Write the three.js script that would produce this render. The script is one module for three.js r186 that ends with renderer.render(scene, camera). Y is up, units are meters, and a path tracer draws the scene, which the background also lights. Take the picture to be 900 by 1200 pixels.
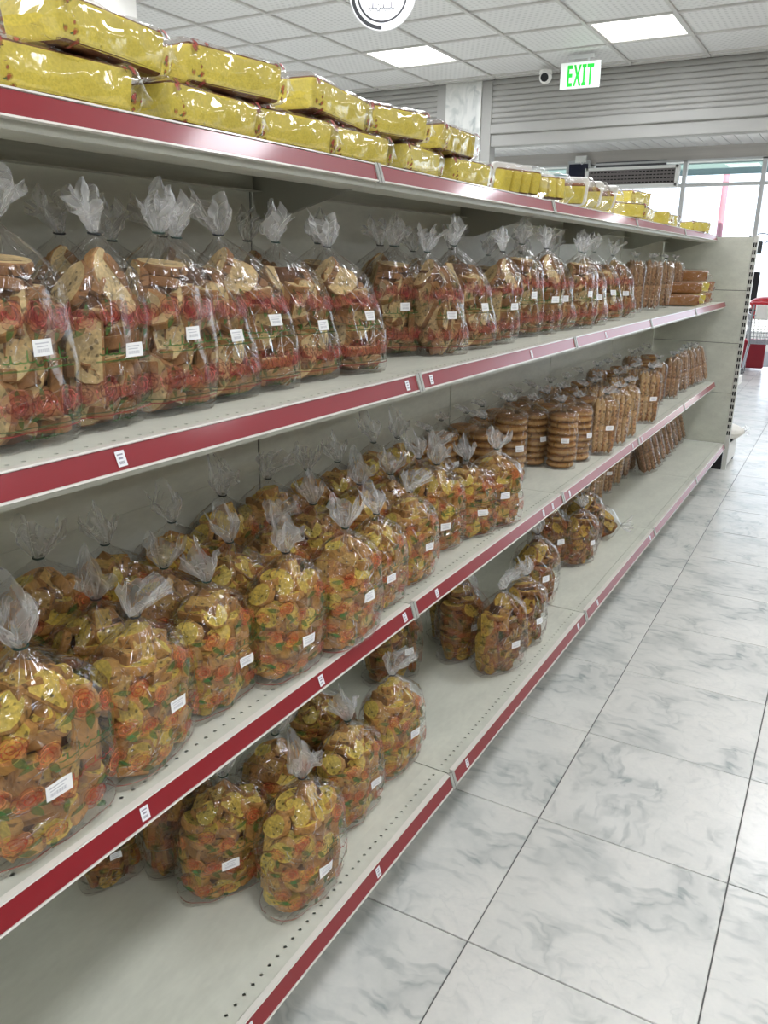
import * as THREE from 'three';
import { mergeGeometries, toCreasedNormals } from 'three/addons/utils/BufferGeometryUtils.js';
import { RoundedBoxGeometry } from 'three/addons/geometries/RoundedBoxGeometry.js';
import { RectAreaLightUniformsLib } from 'three/addons/lights/RectAreaLightUniformsLib.js';
import { ImprovedNoise } from 'three/addons/math/ImprovedNoise.js';

// ---------------------------------------------------------------- camera, sky, exposure
const scene = new THREE.Scene();
const camera = new THREE.PerspectiveCamera(64.95, 900 / 1200, 0.05, 200);
camera.position.set(0.7472, 1.4939, 1.6744);
camera.rotation.set(-0.3026, 0.5201, 0.0137, 'YXZ');
const SKY = 2.6, PANEL_POWER = 19.5, PANEL_GLOW = 3.2, EXPOSURE = 1.22;
scene.background = new THREE.Color(0.86 * SKY, 0.93 * SKY, 1.07 * SKY);
const sun = new THREE.DirectionalLight('#fff4e2', 9); sun.name = 'sun'; sun.position.set(14, 40, 8); sun.target.position.set(0, 0, -20); sun.castShadow = true;
sun.shadow.mapSize.set(4096, 4096); Object.assign(sun.shadow.camera, { left: -45, right: 45, top: 45, bottom: -45, near: 1, far: 120 }); scene.add(sun, sun.target);
const renderer = new THREE.WebGLRenderer();
renderer.toneMapping = THREE.LinearToneMapping;
renderer.toneMappingExposure = EXPOSURE;
renderer.shadowMap.enabled = true;
RectAreaLightUniformsLib.init();

// ---------------------------------------------------------------- helpers
let seed = 12345;
const rnd = () => { seed = (seed + 0x6d2b79f5) | 0; let t = Math.imul(seed ^ (seed >>> 15), 1 | seed); t = (t + Math.imul(t ^ (t >>> 7), 61 | t)) ^ t; return ((t ^ (t >>> 14)) >>> 0) / 4294967296; };
const rr = (a, b) => a + (b - a) * rnd();
const pick = (a) => a[Math.floor(rnd() * a.length)];
const PN = new ImprovedNoise();
const noise = (x, y, z) => PN.noise(x, y, z);
const lerp = THREE.MathUtils.lerp, clamp = THREE.MathUtils.clamp, PI = Math.PI, rad = (d) => d * PI / 180;
const V3 = (x, y, z) => new THREE.Vector3(x, y, z);
const used = {};
function numbered(name) { const n = used[name] = (used[name] ?? -1) + 1; return n ? name + '_' + String(n).padStart(3, '0') : name; }
function shade(o) { o.traverse((m) => { if (m.isMesh) { m.castShadow = true; m.receiveShadow = true; } }); return o; }
function mesh(name, geo, mat, parent) { const m = new THREE.Mesh(geo, mat); m.name = parent === scene ? numbered(name) : name; m.castShadow = m.receiveShadow = true; if (parent) parent.add(m); return m; }
function part(parent, name, geo, mat, x = 0, y = 0, z = 0) {
  const c = (parent.userData.names ??= {}), n = c[name] = (c[name] ?? -1) + 1;
  const m = new THREE.Mesh(geo, mat); m.name = n ? name + '_' + String(n).padStart(3, '0') : name; m.position.set(x, y, z); m.castShadow = m.receiveShadow = true; parent.add(m); return m;
}
function thing(name, label, category, p = [0, 0, 0], turn = 0, group) {
  const o = new THREE.Group(); o.name = numbered(name); scene.add(o); o.position.set(...p); o.rotation.y = turn; tag(o, label, category, group); return o;
}
function tag(o, label, category, group) { o.userData.label = label; o.userData.category = category; if (group) o.userData.group = group; return o; }
function struct(name, geo, mat) { const m = mesh(name, geo, mat, scene); m.userData.kind = 'structure'; return m; }
const box = (w, h, d, x = 0, y = 0, z = 0) => new THREE.BoxGeometry(w, h, d).translate(x, y, z);
const span = (x0, x1, y0, y1, z0, z1) => box(x1 - x0, y1 - y0, z1 - z0, (x0 + x1) / 2, (y0 + y1) / 2, (z0 + z1) / 2);
const merge = (list) => mergeGeometries(list.map((g) => (g.index ? g.toNonIndexed() : g)).map((g) => { for (const k of Object.keys(g.attributes)) if (!['position', 'normal', 'uv'].includes(k)) g.deleteAttribute(k); return g; }));
function rod(a, b, r, n = 8) { const A = V3(...a), B = V3(...b), d = B.clone().sub(A), g = new THREE.CylinderGeometry(r, r, d.length(), n); g.applyQuaternion(new THREE.Quaternion().setFromUnitVectors(V3(0, 1, 0), d.clone().normalize())); g.translate(...A.add(B).multiplyScalar(0.5).toArray()); return g; }
const tube = (pts, r, n = 24, s = 6) => new THREE.TubeGeometry(new THREE.CatmullRomCurve3(pts.map((p) => V3(...p))), n, r, s);
function extrudeZ(profile, z0, z1) { // profile in x,y pulled along z
  const s = new THREE.Shape(profile.map((p) => new THREE.Vector2(...p))), g = new THREE.ExtrudeGeometry(s, { depth: z1 - z0, bevelEnabled: false }); g.translate(0, 0, z0); return g;
}
// a grid surface; closed in u unless open
function surf(nu, nv, fn, { capBottom = false, capTop = false, uvs } = {}) {
  const pos = [], uv = [], idx = [], p = V3();
  for (let j = 0; j <= nv; j++) for (let i = 0; i <= nu; i++) { const u = i / nu, v = j / nv; fn(i === nu ? 0 : u, v, p); pos.push(p.x, p.y, p.z); uv.push(u, v); }
  const at = (i, j) => j * (nu + 1) + i;
  for (let j = 0; j < nv; j++) for (let i = 0; i < nu; i++) idx.push(at(i, j), at(i, j + 1), at(i + 1, j), at(i + 1, j), at(i, j + 1), at(i + 1, j + 1));
  const cap = (j, flip) => { let c = [0, 0, 0]; for (let i = 0; i < nu; i++) for (let k = 0; k < 3; k++) c[k] += pos[at(i, j) * 3 + k] / nu; const n = pos.length / 3; pos.push(...c); uv.push(0.5, j / nv); for (let i = 0; i < nu; i++) flip ? idx.push(n, at(i, j), at(i + 1, j)) : idx.push(n, at(i + 1, j), at(i, j)); };
  if (capBottom) cap(0, true);
  if (capTop) cap(nv, false);
  const g = new THREE.BufferGeometry();
  g.setAttribute('position', new THREE.Float32BufferAttribute(pos, 3)); g.setAttribute('uv', new THREE.Float32BufferAttribute(uv, 2)); g.setIndex(idx); g.computeVertexNormals();
  const n = g.attributes.normal, a = V3(), b = V3();
  for (let j = 0; j <= nv; j++) { a.fromBufferAttribute(n, at(0, j)); b.fromBufferAttribute(n, at(nu, j)); a.add(b).normalize(); n.setXYZ(at(0, j), a.x, a.y, a.z); n.setXYZ(at(nu, j), a.x, a.y, a.z); }
  return g;
}

// ---------------------------------------------------------------- textures
function dataTex(w, h, fn, srgb) {
  const d = new Uint8Array(w * h * 4);
  for (let y = 0; y < h; y++) for (let x = 0; x < w; x++) { const c = fn(x, y), o = (y * w + x) * 4; for (let k = 0; k < 3; k++) d[o + k] = clamp(Math.round((c.length ? c[k] : c) * 255), 0, 255); d[o + 3] = 255; }
  const t = new THREE.DataTexture(d, w, h); t.magFilter = THREE.LinearFilter; t.wrapS = t.wrapT = THREE.RepeatWrapping; if (srgb) t.colorSpace = THREE.SRGBColorSpace; t.needsUpdate = true; return t;
}
// noise that repeats every `per` cells
function tnoise(x, y, per, s) { const f = (a, b) => noise(a, b, s), u = x / per, v = y / per; return lerp(lerp(f(x, y), f(x - per, y), u), lerp(f(x, y - per), f(x - per, y - per), u), v); }
function fbm(u, v, per, s, oct = 4) { let a = 1, r = 0; for (let o = 0; o < oct; o++) { r += a * tnoise(u * per, v * per, per, s + o * 7.3); per *= 2; a *= 0.5; } return r; }
function canvasTex(w, h, draw) { const c = document.createElement('canvas'); c.width = w; c.height = h; const x = c.getContext('2d'); draw(x, w, h); const t = new THREE.CanvasTexture(c); t.colorSpace = THREE.SRGBColorSpace; t.magFilter = THREE.LinearFilter; return t; }

const marbleTex = dataTex(1024, 1024, (x, y) => {
  const u = x / 1024, v = y / 1024, wx = fbm(u, v, 4, 1.7, 4) * 0.12, wy = fbm(u, v, 4, 9.1, 4) * 0.12, f = (q) => q - Math.floor(q);
  const a = fbm(f(u + wx), f(v + wy), 3, 20.3, 5), b = 1 - Math.abs(fbm(f(u + wx * 1.6 + 0.3), f(v + wy * 1.6), 3, 40.7, 4)) * 4, c = 1 - Math.abs(fbm(f(u - wy), f(v + wx), 6, 60.1, 4)) * 5;
  const g = fbm(u, v, 64, 5.5, 2), cloud = clamp(0.35 + a * 0.9, 0, 1), vein = clamp(b, 0, 1) ** 2 * clamp(0.3 + a * 1.5, 0, 1), fine = clamp(c, 0, 1) ** 3 * clamp(0.1 - a * 1.2, 0, 1);
  const st = clamp((fbm(f(u + wx * 0.8), f(v + wy * 0.8) * 3 % 1, 6, 88.8, 4) - 0.08) * 2.4, 0, 1) * clamp(0.4 + a * 1.4, 0, 1);
  const t = clamp(cloud * 0.2 + vein * 0.3 + fine * 0.22 + st * 0.42 + g * 0.04, 0, 0.85);
  return [lerp(0.885, 0.54, t), lerp(0.885, 0.575, t), lerp(0.875, 0.58, t)];
}, true);
const reliefTex = dataTex(512, 512, (x, y) => { const u = x / 512, v = y / 512; return clamp(0.5 + fbm(u, v, 10, 3.3, 4) * 0.45, 0, 1); });
function creaseTex(w, h, n, big) { // creased film: broad facets and many short sharp folds, some radiating from a point
  const H = new Float32Array(w * h), mm = w / 500; // texels per millimetre
  for (let y = 0; y < h; y++) for (let x = 0; x < w; x++) H[y * w + x] = 0.35 + fbm(x / w, y / h, 7, 3.9, 3) * 0.16;
  const ridge = (x, y, a, len, wid, amp) => { const c = Math.cos(a), t = Math.sin(a), bend = rr(-0.25, 0.25) / len; for (let j = Math.floor(y - len - wid); j <= y + len + wid; j++) for (let i = Math.floor(x - len - wid); i <= x + len + wid; i++) { const p = (i - x) * c + (j - y) * t, q = -(i - x) * t + (j - y) * c - p * p * bend, e = 1 - Math.abs(p) / len; if (e <= 0) continue; const k = 1 - Math.abs(q) / (wid * (0.35 + 0.65 * Math.sqrt(e))); if (k > 0) H[((j + h * 4) % h) * w + (i + w * 4) % w] += amp * k * Math.sqrt(e); } };
  for (let k = 0; k < n; k++) ridge(rnd() * w, rnd() * h, pick([0.5, 1.1, 1.57, 2.0, 2.6]) + rr(-0.4, 0.4), rr(8, 34) * mm, rr(1.6, 4.2) * mm, rr(0.12, 0.34) * pick([1, 1, -1]));
  for (let k = 0; k < big; k++) { const x = rnd() * w, y = rnd() * h, a = rnd() * 6; for (let i = 0; i < 5; i++) { const q = a + i * rr(0.25, 0.5), l = rr(14, 40) * mm; ridge(x + Math.cos(q) * l, y + Math.sin(q) * l, q, l, rr(2, 4.5) * mm, rr(0.15, 0.36)); } }
  return dataTex(w, h, (x, y) => clamp(H[y * w + x], 0, 1));
}
const crinkleTex = creaseTex(1024, 576, 170, 15), wrapTex = creaseTex(512, 512, 26, 4), topTex = creaseTex(256, 256, 60, 4);
const crumbTex = dataTex(256, 256, (x, y) => {
  const u = x / 256, v = y / 256, a = fbm(u, v, 5, 4.4, 3), b = fbm(u, v, 24, 14.4, 2), h = clamp((fbm(u, v, 14, 24.4, 2) - 0.28) * 5, 0, 1);
  const t = clamp(0.86 + a * 0.22 + b * 0.12 - h * 0.3, 0, 1); return [t, t * 0.985, t * 0.95];
}, true);
const spongeTex = dataTex(256, 256, (x, y) => { const u = x / 256, v = y / 256, t = clamp(0.95 + fbm(u, v, 6, 7.4, 2) * 0.06 + fbm(u, v, 40, 17.4, 2) * 0.1, 0, 1); return [t, t, t * 0.97]; }, true);
const paintTex = dataTex(256, 256, (x, y) => { const u = x / 256, v = y / 256, t = clamp(0.965 + fbm(u, v, 6, 71.4, 4) * 0.06 + fbm(u, v, 50, 27.4, 2) * 0.03, 0, 1); return [t, t, t]; }, true);
const ceilTex = dataTex(512, 512, (x, y) => { // pressed foil tile: rows of oval dimples with a leaf-like repeat
  const u = x / 512, v = y / 512, n = 14, cx = u * n, cy = v * n * 1.0 + (Math.floor(cx) % 2) * 0.5, dx = (cx - Math.floor(cx) - 0.5) * 2, dy = (cy - Math.floor(cy) - 0.5) * 2;
  const dot = clamp(1.25 - Math.hypot(dx * 1.25, dy * 1.1) * 1.6, 0, 1), patch = clamp(0.55 + 0.9 * fbm(u, v, 3, 77.7, 2), 0.15, 1);
  const t = 0.93 - 0.13 * Math.min(1, dot * 1.6) * patch; return [t, t, t * 1.0];
}, true);
const ceilBump = dataTex(512, 512, (x, y) => { const u = x / 512, v = y / 512, n = 14, cx = u * n, cy = v * n + (Math.floor(cx) % 2) * 0.5, dx = (cx - Math.floor(cx) - 0.5) * 2, dy = (cy - Math.floor(cy) - 0.5) * 2; return 1 - clamp(1.25 - Math.hypot(dx * 1.25, dy * 1.1) * 1.6, 0, 1); });

function rose(x, cx, cy, r, dark, mid, pale) { // overlapping petals, darker at the heart
  x.save(); x.translate(cx, cy); x.rotate(rnd() * 6.28);
  for (const [ring, n, size] of [[0.62, 7, 0.42], [0.36, 5, 0.36], [0.12, 3, 0.26]]) for (let i = 0; i < n; i++) {
    const a = (i + rnd() * 0.5) / n * 2 * PI, px = Math.cos(a) * r * ring, py = Math.sin(a) * r * ring, q = r * size * (0.8 + rnd() * 0.4);
    x.fillStyle = mid; x.beginPath(); x.ellipse(px, py, q, q * 0.75, a + 1.57, 0, 7); x.fill();
    x.strokeStyle = rnd() < 0.6 ? dark : pale; x.lineWidth = r * 0.07; x.beginPath(); x.ellipse(px, py, q, q * 0.75, a + 1.57, PI * 0.9 + rnd(), PI * 1.7 + rnd()); x.stroke();
  }
  x.restore();
}
function leaf(x, cx, cy, r, a, col) { x.save(); x.translate(cx, cy); x.rotate(a); x.fillStyle = col; x.beginPath(); x.moveTo(0, 0); x.quadraticCurveTo(r * 0.6, -r * 0.5, r * 1.5, 0); x.quadraticCurveTo(r * 0.6, r * 0.5, 0, 0); x.fill(); x.restore(); }
function script(x, cx, cy, w, h, col) { // flowing joined lettering with dots, right to left
  x.strokeStyle = col; x.fillStyle = col; x.lineCap = 'round'; x.lineWidth = h * 0.13; let px = cx + w / 2; x.beginPath(); x.moveTo(px, cy);
  const n = Math.max(4, Math.round(w / h * 1.5)), st = w / n;
  for (let i = 0; i < n; i++) {
    const k = i % 5; if (k === 1 || k === 3) { x.lineTo(px, cy - h * (k === 1 ? 0.95 : 0.6)); x.lineTo(px - st * 0.1, cy); }
    if (k === 4) x.bezierCurveTo(px - st * 0.2, cy + h * 0.6, px - st * 0.9, cy + h * 0.6, px - st, cy); else x.quadraticCurveTo(px - st * 0.5, cy + h * 0.22, px - st, cy);
    px -= st;
  }
  x.stroke();
  for (let i = 0; i < n; i += 2) { x.beginPath(); x.arc(cx + w / 2 - st * (i + 0.5), cy + h * (i % 4 ? 0.45 : -0.5), h * 0.1, 0, 7); x.fill(); }
}
const RED = ['rgba(112,26,28,0.5)', 'rgba(168,52,50,0.16)', 'rgba(206,130,112,0.4)'], ORA = ['rgba(150,50,26,0.6)', 'rgba(196,88,48,0.15)', 'rgba(232,170,110,0.45)'], GRN = 'rgba(48,100,44,0.6)';
function roseBand(x, x0, x1, y, r, col, h) { for (let q = x0 + r; q < x1 - r * 0.5; q += r * 1.75) { const yy = y + (rnd() - 0.5) * h; leaf(x, q, yy + r * 0.5, r * 0.75, 1.2 + rnd() * 1.4, GRN); leaf(x, q, yy, r * 0.75, 3.6 + rnd() * 1.6, GRN); rose(x, q, yy, r * (0.85 + rnd() * 0.3), ...col); } }
const printBig = canvasTex(1024, 640, (x, w, h) => {
  for (const o of [0, 512]) {
    roseBand(x, o + 60, o + 470, h * 0.4, 46, RED, 30); 
    script(x, o + 250, h * 0.59, 210, 34, 'rgba(60,115,45,0.75)'); x.fillStyle = 'rgba(60,115,45,0.65)'; x.fillRect(o + 130, h * 0.625, 240, 5);
    roseBand(x, o + 50, o + 480, h * 0.78, 44, RED, 26);
    x.fillStyle = 'rgba(165,45,42,0.7)'; x.fillRect(o + 10, h * 0.905, 490, 4); x.fillStyle = 'rgba(50,105,50,0.65)'; x.fillRect(o + 10, h * 0.885, 490, 4);
    script(x, o + 250, h * 0.94, 120, 16, 'rgba(50,120,50,0.8)');
  }
});
const printSmall = canvasTex(1024, 640, (x, w, h) => {
  for (const o of [0, 512]) {
    for (const [a, b, r] of [[130, 0.34, 40], [330, 0.3, 44], [400, 0.36, 34], [210, 0.44, 36], [90, 0.55, 38], [160, 0.6, 40], [240, 0.66, 36], [400, 0.72, 42], [320, 0.8, 38], [120, 0.8, 42], [60, 0.72, 30], [210, 0.84, 34], [450, 0.58, 32], [40, 0.4, 30]]) {
      leaf(x, o + a, h * b + r * 0.6, r, 0.6 + rnd(), GRN); leaf(x, o + a - r * 0.5, h * b, r, 2.6 + rnd(), GRN); rose(x, o + a, h * b, r, ...ORA);
    }
    script(x, o + 320, h * 0.5, 170, 30, 'rgba(56,110,44,0.8)'); x.fillStyle = 'rgba(56,110,44,0.65)'; x.fillRect(o + 220, h * 0.535, 190, 4);
    script(x, o + 330, h * 0.625, 190, 22, 'rgba(190,60,40,0.75)'); x.fillStyle = 'rgba(180,75,55,0.6)'; x.fillRect(o + 10, h * 0.93, 490, 6);
  }
});
const printStrip = canvasTex(1024, 640, (x, w, h) => { for (const o of [0, 512]) for (const c of [150, 256, 362]) for (let y = 110; y < 600; y += 52) { leaf(x, o + c, y, 12, rnd() * 6, GRN); rose(x, o + c + (rnd() - 0.5) * 8, y, 17, ...ORA); } });
const printCake = canvasTex(800, 960, (x, w, h) => { for (const [a, b] of [[70, 30], [120, 100], [60, 900], [130, 850], [90, 480], [150, 420], [60, 560], [160, 540], [735, 470], [690, 520], [750, 60], [720, 900], [210, 470], [180, 250], [90, 250]]) for (let i = 0; i < 5; i++) { const p = a + rr(-34, 34), q = b + rr(-34, 34), r = rr(9, 20); leaf(x, p, q, r, rnd() * 6, i % 2 ? GRN : 'rgba(30,100,60,0.7)'); rose(x, p + r * 0.5, q - r * 0.4, r, ...RED); rose(x, p + r * 0.5, q - r * 0.4, r * 0.8, ...RED); } });
const stickerTex = canvasTex(128, 80, (x, w, h) => { x.fillStyle = '#f1f1ef'; x.fillRect(0, 0, w, h); x.fillStyle = '#c2c2c6'; x.fillRect(14, 16, 92, 6); x.fillRect(20, 32, 74, 5); x.fillStyle = '#b0b0b4'; for (let i = 0; i < 20; i++) x.fillRect(20 + i * 4.2, 46, 1 + (i * 7 % 3), 18); });
const tagTex = canvasTex(96, 128, (x, w, h) => { x.fillStyle = '#ededf0'; x.fillRect(0, 0, w, h); x.fillStyle = '#9a95a2'; x.fillRect(16, 24, 60, 12); x.fillRect(24, 52, 44, 16); x.fillStyle = '#6d6874'; for (let i = 0; i < 14; i++) x.fillRect(20 + i * 4, 84, 1 + (i * 5 % 3), 24); });
const exitTex = canvasTex(512, 320, (x, w, h) => { x.fillStyle = '#e9efe9'; x.fillRect(0, 0, w, h); x.fillStyle = '#19d03c'; x.save(); x.translate(w / 2, h / 2 + 8); x.scale(0.66, 1.42); x.font = 'bold 262px sans-serif'; x.textAlign = 'center'; x.textBaseline = 'middle'; x.fillText('EXIT', 0, 0); x.restore(); });
const discTex = canvasTex(512, 512, (x, w, h) => {
  x.fillStyle = '#dcdcdc'; x.fillRect(0, 0, w, h); x.strokeStyle = '#2e2f33'; x.lineWidth = 15; x.beginPath(); x.arc(256, 256, 195, 0, 7); x.stroke();
  x.lineWidth = 30; x.beginPath(); x.arc(256, 256, 238, PI * 0.5, PI * 1.2); x.stroke();
  script(x, 256, 352, 205, 44, '#4b4c50'); script(x, 262, 378, 150, 26, '#77787c'); x.fillStyle = '#8a8b90'; x.fillRect(120, 262, 272, 9);
});
const marblePanelTex = marbleTex;

// ---------------------------------------------------------------- materials
const std = (c, r = 0.6, o = {}) => new THREE.MeshStandardMaterial({ color: c, roughness: r, ...o });
const phys = (o) => new THREE.MeshPhysicalMaterial(o);
const steel = std('#d5d6c8', 0.42, { map: paintTex }), steelDark = std('#a3a498', 0.5), black = std('#17181a', 0.6), slotBlack = std('#0c0c0c', 0.9);
const railWhite = phys({ color: '#e3dfd6', roughness: 0.35, clearcoat: 0.3 }), red = phys({ color: '#8a1420', roughness: 0.42, clearcoat: 0.5, clearcoatRoughness: 0.12 }), clipGrey = std('#a9a9a2', 0.35);
const tileMat = phys({ map: marbleTex, roughness: 0.24, bumpMap: reliefTex, bumpScale: 0.0018, color: '#fffefa' });
const grout = std('#5c5c5a', 0.9);
const ceilMat = std('#f4f3f1', 0.5, { map: ceilTex, bumpMap: ceilBump, bumpScale: 0.0015 }), barMat = std('#c9c7c3', 0.5), wallMat = std('#dddbd5', 0.8), slabMat = std('#c9c8c4', 0.9);
const shutterMat = std('#9f9e99', 0.55), pillarMat = phys({ map: marblePanelTex, color: '#f7f6f2', roughness: 0.3 }), alu = std('#cfd0cf', 0.4, { metalness: 0.2 });
const film = phys({ color: '#fbfbfb', transmission: 1, thickness: 0, roughness: 0.085, ior: 1.56, bumpMap: crinkleTex, bumpScale: 0.012 });
const filmWrap = phys({ color: '#fbfbfb', transmission: 1, thickness: 0, roughness: 0.1, ior: 1.7, bumpMap: wrapTex, bumpScale: 0.009 });
const filmTop = phys({ color: '#ffffff', transmission: 1, thickness: 0, roughness: 0.44, ior: 1.7, bumpMap: topTex, bumpScale: 0.006 });
const ink = (t) => std('#ffffff', 0.35, { map: t, transparent: true });
const inkBig = ink(printBig), inkSmall = ink(printSmall), inkStrip = ink(printStrip), inkFaint = std('#ffffff', 0.35, { map: printSmall, transparent: true, opacity: 0.6 }), inkCake = ink(printCake);
const bread = (r = 0.85) => std('#ffffff', r, { map: crumbTex, vertexColors: true });
const breadMat = bread(), spongeMat = std('#ffffff', 0.9, { map: spongeTex, vertexColors: true }), shadedCrust = std('#6f4826', 0.8, { map: crumbTex }), shadedCrustDark = std('#5c3c20', 0.85, { map: crumbTex });  // last two: core browns, darkened to put shade into the gaps
const tie = std('#123126', 0.5), tieRed = std('#151a1c', 0.5), stickerMat = std('#ffffff', 0.6, { map: stickerTex }), tagMat = std('#ffffff', 0.6, { map: tagTex });
const glass = phys({ color: '#f3f8f7', transmission: 1, thickness: 0, roughness: 0.02, ior: 1.5 }), tealGlass = phys({ color: '#9fc0c2', transmission: 1, thickness: 0, roughness: 0.1, ior: 1.5 });
const chrome = std('#a4a6ab', 0.35, { metalness: 0.6 }), redPlastic = phys({ color: '#c01024', roughness: 0.35, clearcoat: 0.3 }), foam = std('#f2f1ec', 0.7);

// ---------------------------------------------------------------- room: floor
const FX0 = 0.1921, FZ0 = 0.291, T = 0.4985, GAP = 0.0016;
{
  const floor = struct('floor', span(-9, 6, -0.12, -0.004, -20, 6), grout);
  const top = new THREE.Group();
  const variants = [];
  for (let k = 0; k < 10; k++) {
    const w = T / 2 - GAP, b = 0.0012, s = new THREE.Shape([[-w + b, -w + b], [w - b, -w + b], [w - b, w - b], [-w + b, w - b]].map((p) => new THREE.Vector2(...p)));
    const g = new THREE.ExtrudeGeometry(s, { depth: 0.006, bevelEnabled: true, bevelSize: b, bevelThickness: b, bevelSegments: 1 }); g.rotateX(-PI / 2); g.translate(0, -0.0072, 0);
    const p = g.attributes.position, uv = g.attributes.uv, ox = rnd(), oy = rnd(), q = Math.floor(rnd() * 4);
    for (let i = 0; i < p.count; i++) { let x = p.getX(i), z = p.getZ(i); for (let t = 0; t < q; t++) [x, z] = [-z, x]; uv.setXY(i, x * 1.7 + ox, z * 1.7 + oy); }
    variants.push(g);
  }
  const stuff = [], a = 0.011, turn = (x, z) => [FX0 + (x - FX0) * Math.cos(a) + (z - FZ0) * Math.sin(a), FZ0 + (z - FZ0) * Math.cos(a) - (x - FX0) * Math.sin(a)];
  for (let i = -18; i < 11; i++) for (let j = -9; j < 25; j++) {
    const [x, z] = turn(FX0 + (i + 0.5) * T, FZ0 - (j + 0.5) * T), shown = i >= -2 && i < 4 && j >= -3 && j < 25;
    if (shown) { const m = part(floor, 'floor_tile', variants[Math.floor(rnd() * 10)], tileMat, x, 0, z); m.rotation.y = a; } else stuff.push(variants[Math.abs(i * 7 + j * 3) % 10].clone().rotateY(a).translate(x, 0, z));
  }
  const rest = part(floor, 'floor_tiling', mergeGeometries(stuff), tileMat); rest.userData.kind = 'stuff'; rest.userData.label = 'grey marble floor tiles out of the aisle';
}
// ---------------------------------------------------------------- room: ceiling and lamps
const HC = 3.049, GX = -3.0033, GZ = -4.4058, G = 0.6, WZ = -5.724;
const lampCells = [];
{
  const ceiling = struct('ceiling', span(-9.15, 6.05, HC + 0.14, HC + 0.3, WZ - 0.2, 6.05), slabMat);
  const bars = [], stuff = [], tile = new RoundedBoxGeometry(G - 0.022, 0.012, G - 0.022, 1, 0.003);
  { const p = tile.attributes.position, uv = tile.attributes.uv; for (let i = 0; i < p.count; i++) uv.setXY(i, p.getX(i) / G + 0.5, p.getZ(i) / G + 0.5); }
  for (let i = -9; i < 15; i++) bars.push(box(0.024, 0.03, 11.7, GX + i * G, HC + 0.015, 0.13));
  for (let j = -17; j < 3; j++) bars.push(box(14.8, 0.028, 0.024, -1.5, HC + 0.015, GZ - j * G));
  bars.push(box(14.8, 0.03, 0.03, -1.5, HC + 0.015, WZ + 0.02));
  part(ceiling, 'ceiling_grid', merge(bars), barMat);
  for (let i = -9; i < 14; i++) for (let j = -17; j < 3; j++) {
    const x = GX + (i + 0.5) * G, z = GZ - (j + 0.5) * G; if (z > 5.9) continue;
    if (((i % 3) + 3) % 3 === 0 && ((j % 5) + 5) % 5 === 0) { lampCells.push([x, z, i, j]); continue; }
    if (i >= -3 && i < 7 && j >= -4) { const m = part(ceiling, 'ceiling_tile', tile, ceilMat, x, HC + 0.018, z); m.rotation.y = (i + j) % 2 ? PI / 2 : 0; } else stuff.push(tile.clone().translate(x, HC + 0.018, z));
  }
  for (let i = -9; i < 14; i++) { const z0 = WZ + 0.01, z1 = GZ - 2 * G - 0.012; const m = part(ceiling, 'ceiling_tile', box(G - 0.026, 0.01, z1 - z0, 0, 0, 0), ceilMat, GX + (i + 0.5) * G, HC + 0.018, (z0 + z1) / 2); }
  const rest = part(ceiling, 'ceiling_tiling', mergeGeometries(stuff), ceilMat); rest.userData.kind = 'stuff';
}
const lampFrame = merge([box(0.58, 0.012, 0.02, 0, 0, 0.28), box(0.58, 0.012, 0.02, 0, 0, -0.28), box(0.02, 0.012, 0.58, 0.28, 0, 0), box(0.02, 0.012, 0.58, -0.28, 0, 0)]);
const lampGlow = new THREE.MeshStandardMaterial({ color: '#ffffff', emissive: '#fffdf8', emissiveIntensity: PANEL_GLOW, roughness: 0.6 });
for (const [x, z, i, j] of lampCells) {
  if (x < -6.5 || x > 4.6 || z > 4.5) continue;
  const seen = j === 0 && (i === 0 || i === 3);
  const t = thing('ceiling_light', seen ? (i === 0 ? 'square glowing ceiling panel left of the exit sign' : 'square glowing ceiling panel above and right of the exit sign') : 'square glowing ceiling panel over the shop floor outside the picture', 'light', [x, HC, z], 0, seen ? undefined : 'ceiling panels outside the picture');
  part(t, 'frame', lampFrame, barMat, 0, 0.012, 0); part(t, 'diffuser', box(0.54, 0.006, 0.54), lampGlow, 0, 0.014, 0);
  const l = new THREE.RectAreaLight('#f3f7ff', PANEL_POWER, 0.54, 0.54); l.name = 'panel_light'; l.position.set(0, -0.002, 0); l.rotation.x = -PI / 2; t.add(l);
}
// ---------------------------------------------------------------- room: walls, pillar, shutters, lobby, storefront
struct('wall_back', span(-9, 6, 0, 3.2, 5.9, 6.05), wallMat);
struct('wall_left', span(-9.15, -9, 0, 3.4, -12.4, 6), wallMat);
struct('wall_right', span(5.9, 6.05, 0, 3.4, -12.4, 6), wallMat);
struct('wall_column', span(-3.67, -3.27, 0, HC + 0.05, -2.3, -1.9), wallMat);
struct('wall_header', span(-9, 6, HC - 0.02, 3.4, WZ - 0.35, WZ - 0.12), wallMat);
const pillar = struct('wall_pillar', span(-2.892, -2.536, 0, HC, WZ - 0.34, WZ), pillarMat);
{ const p = pillar.geometry.attributes.position, uv = pillar.geometry.attributes.uv; for (let i = 0; i < p.count; i++) uv.setXY(i, p.getX(i) * 1.3 + p.getZ(i), p.getY(i) * 0.6); }
part(pillar, 'cladding_joint', merge([box(0.36, 0.004, 0.004, -2.714, 1.2, WZ), box(0.36, 0.004, 0.004, -2.714, 2.2, WZ)]), grout);
const trim1 = struct('trim_1', span(-2.536, -2.44, 0, HC, WZ - 0.14, WZ - 0.02), shutterMat);
struct('trim_2', span(-2.99, -2.892, 0, HC, WZ - 0.14, WZ - 0.02), shutterMat);
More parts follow.
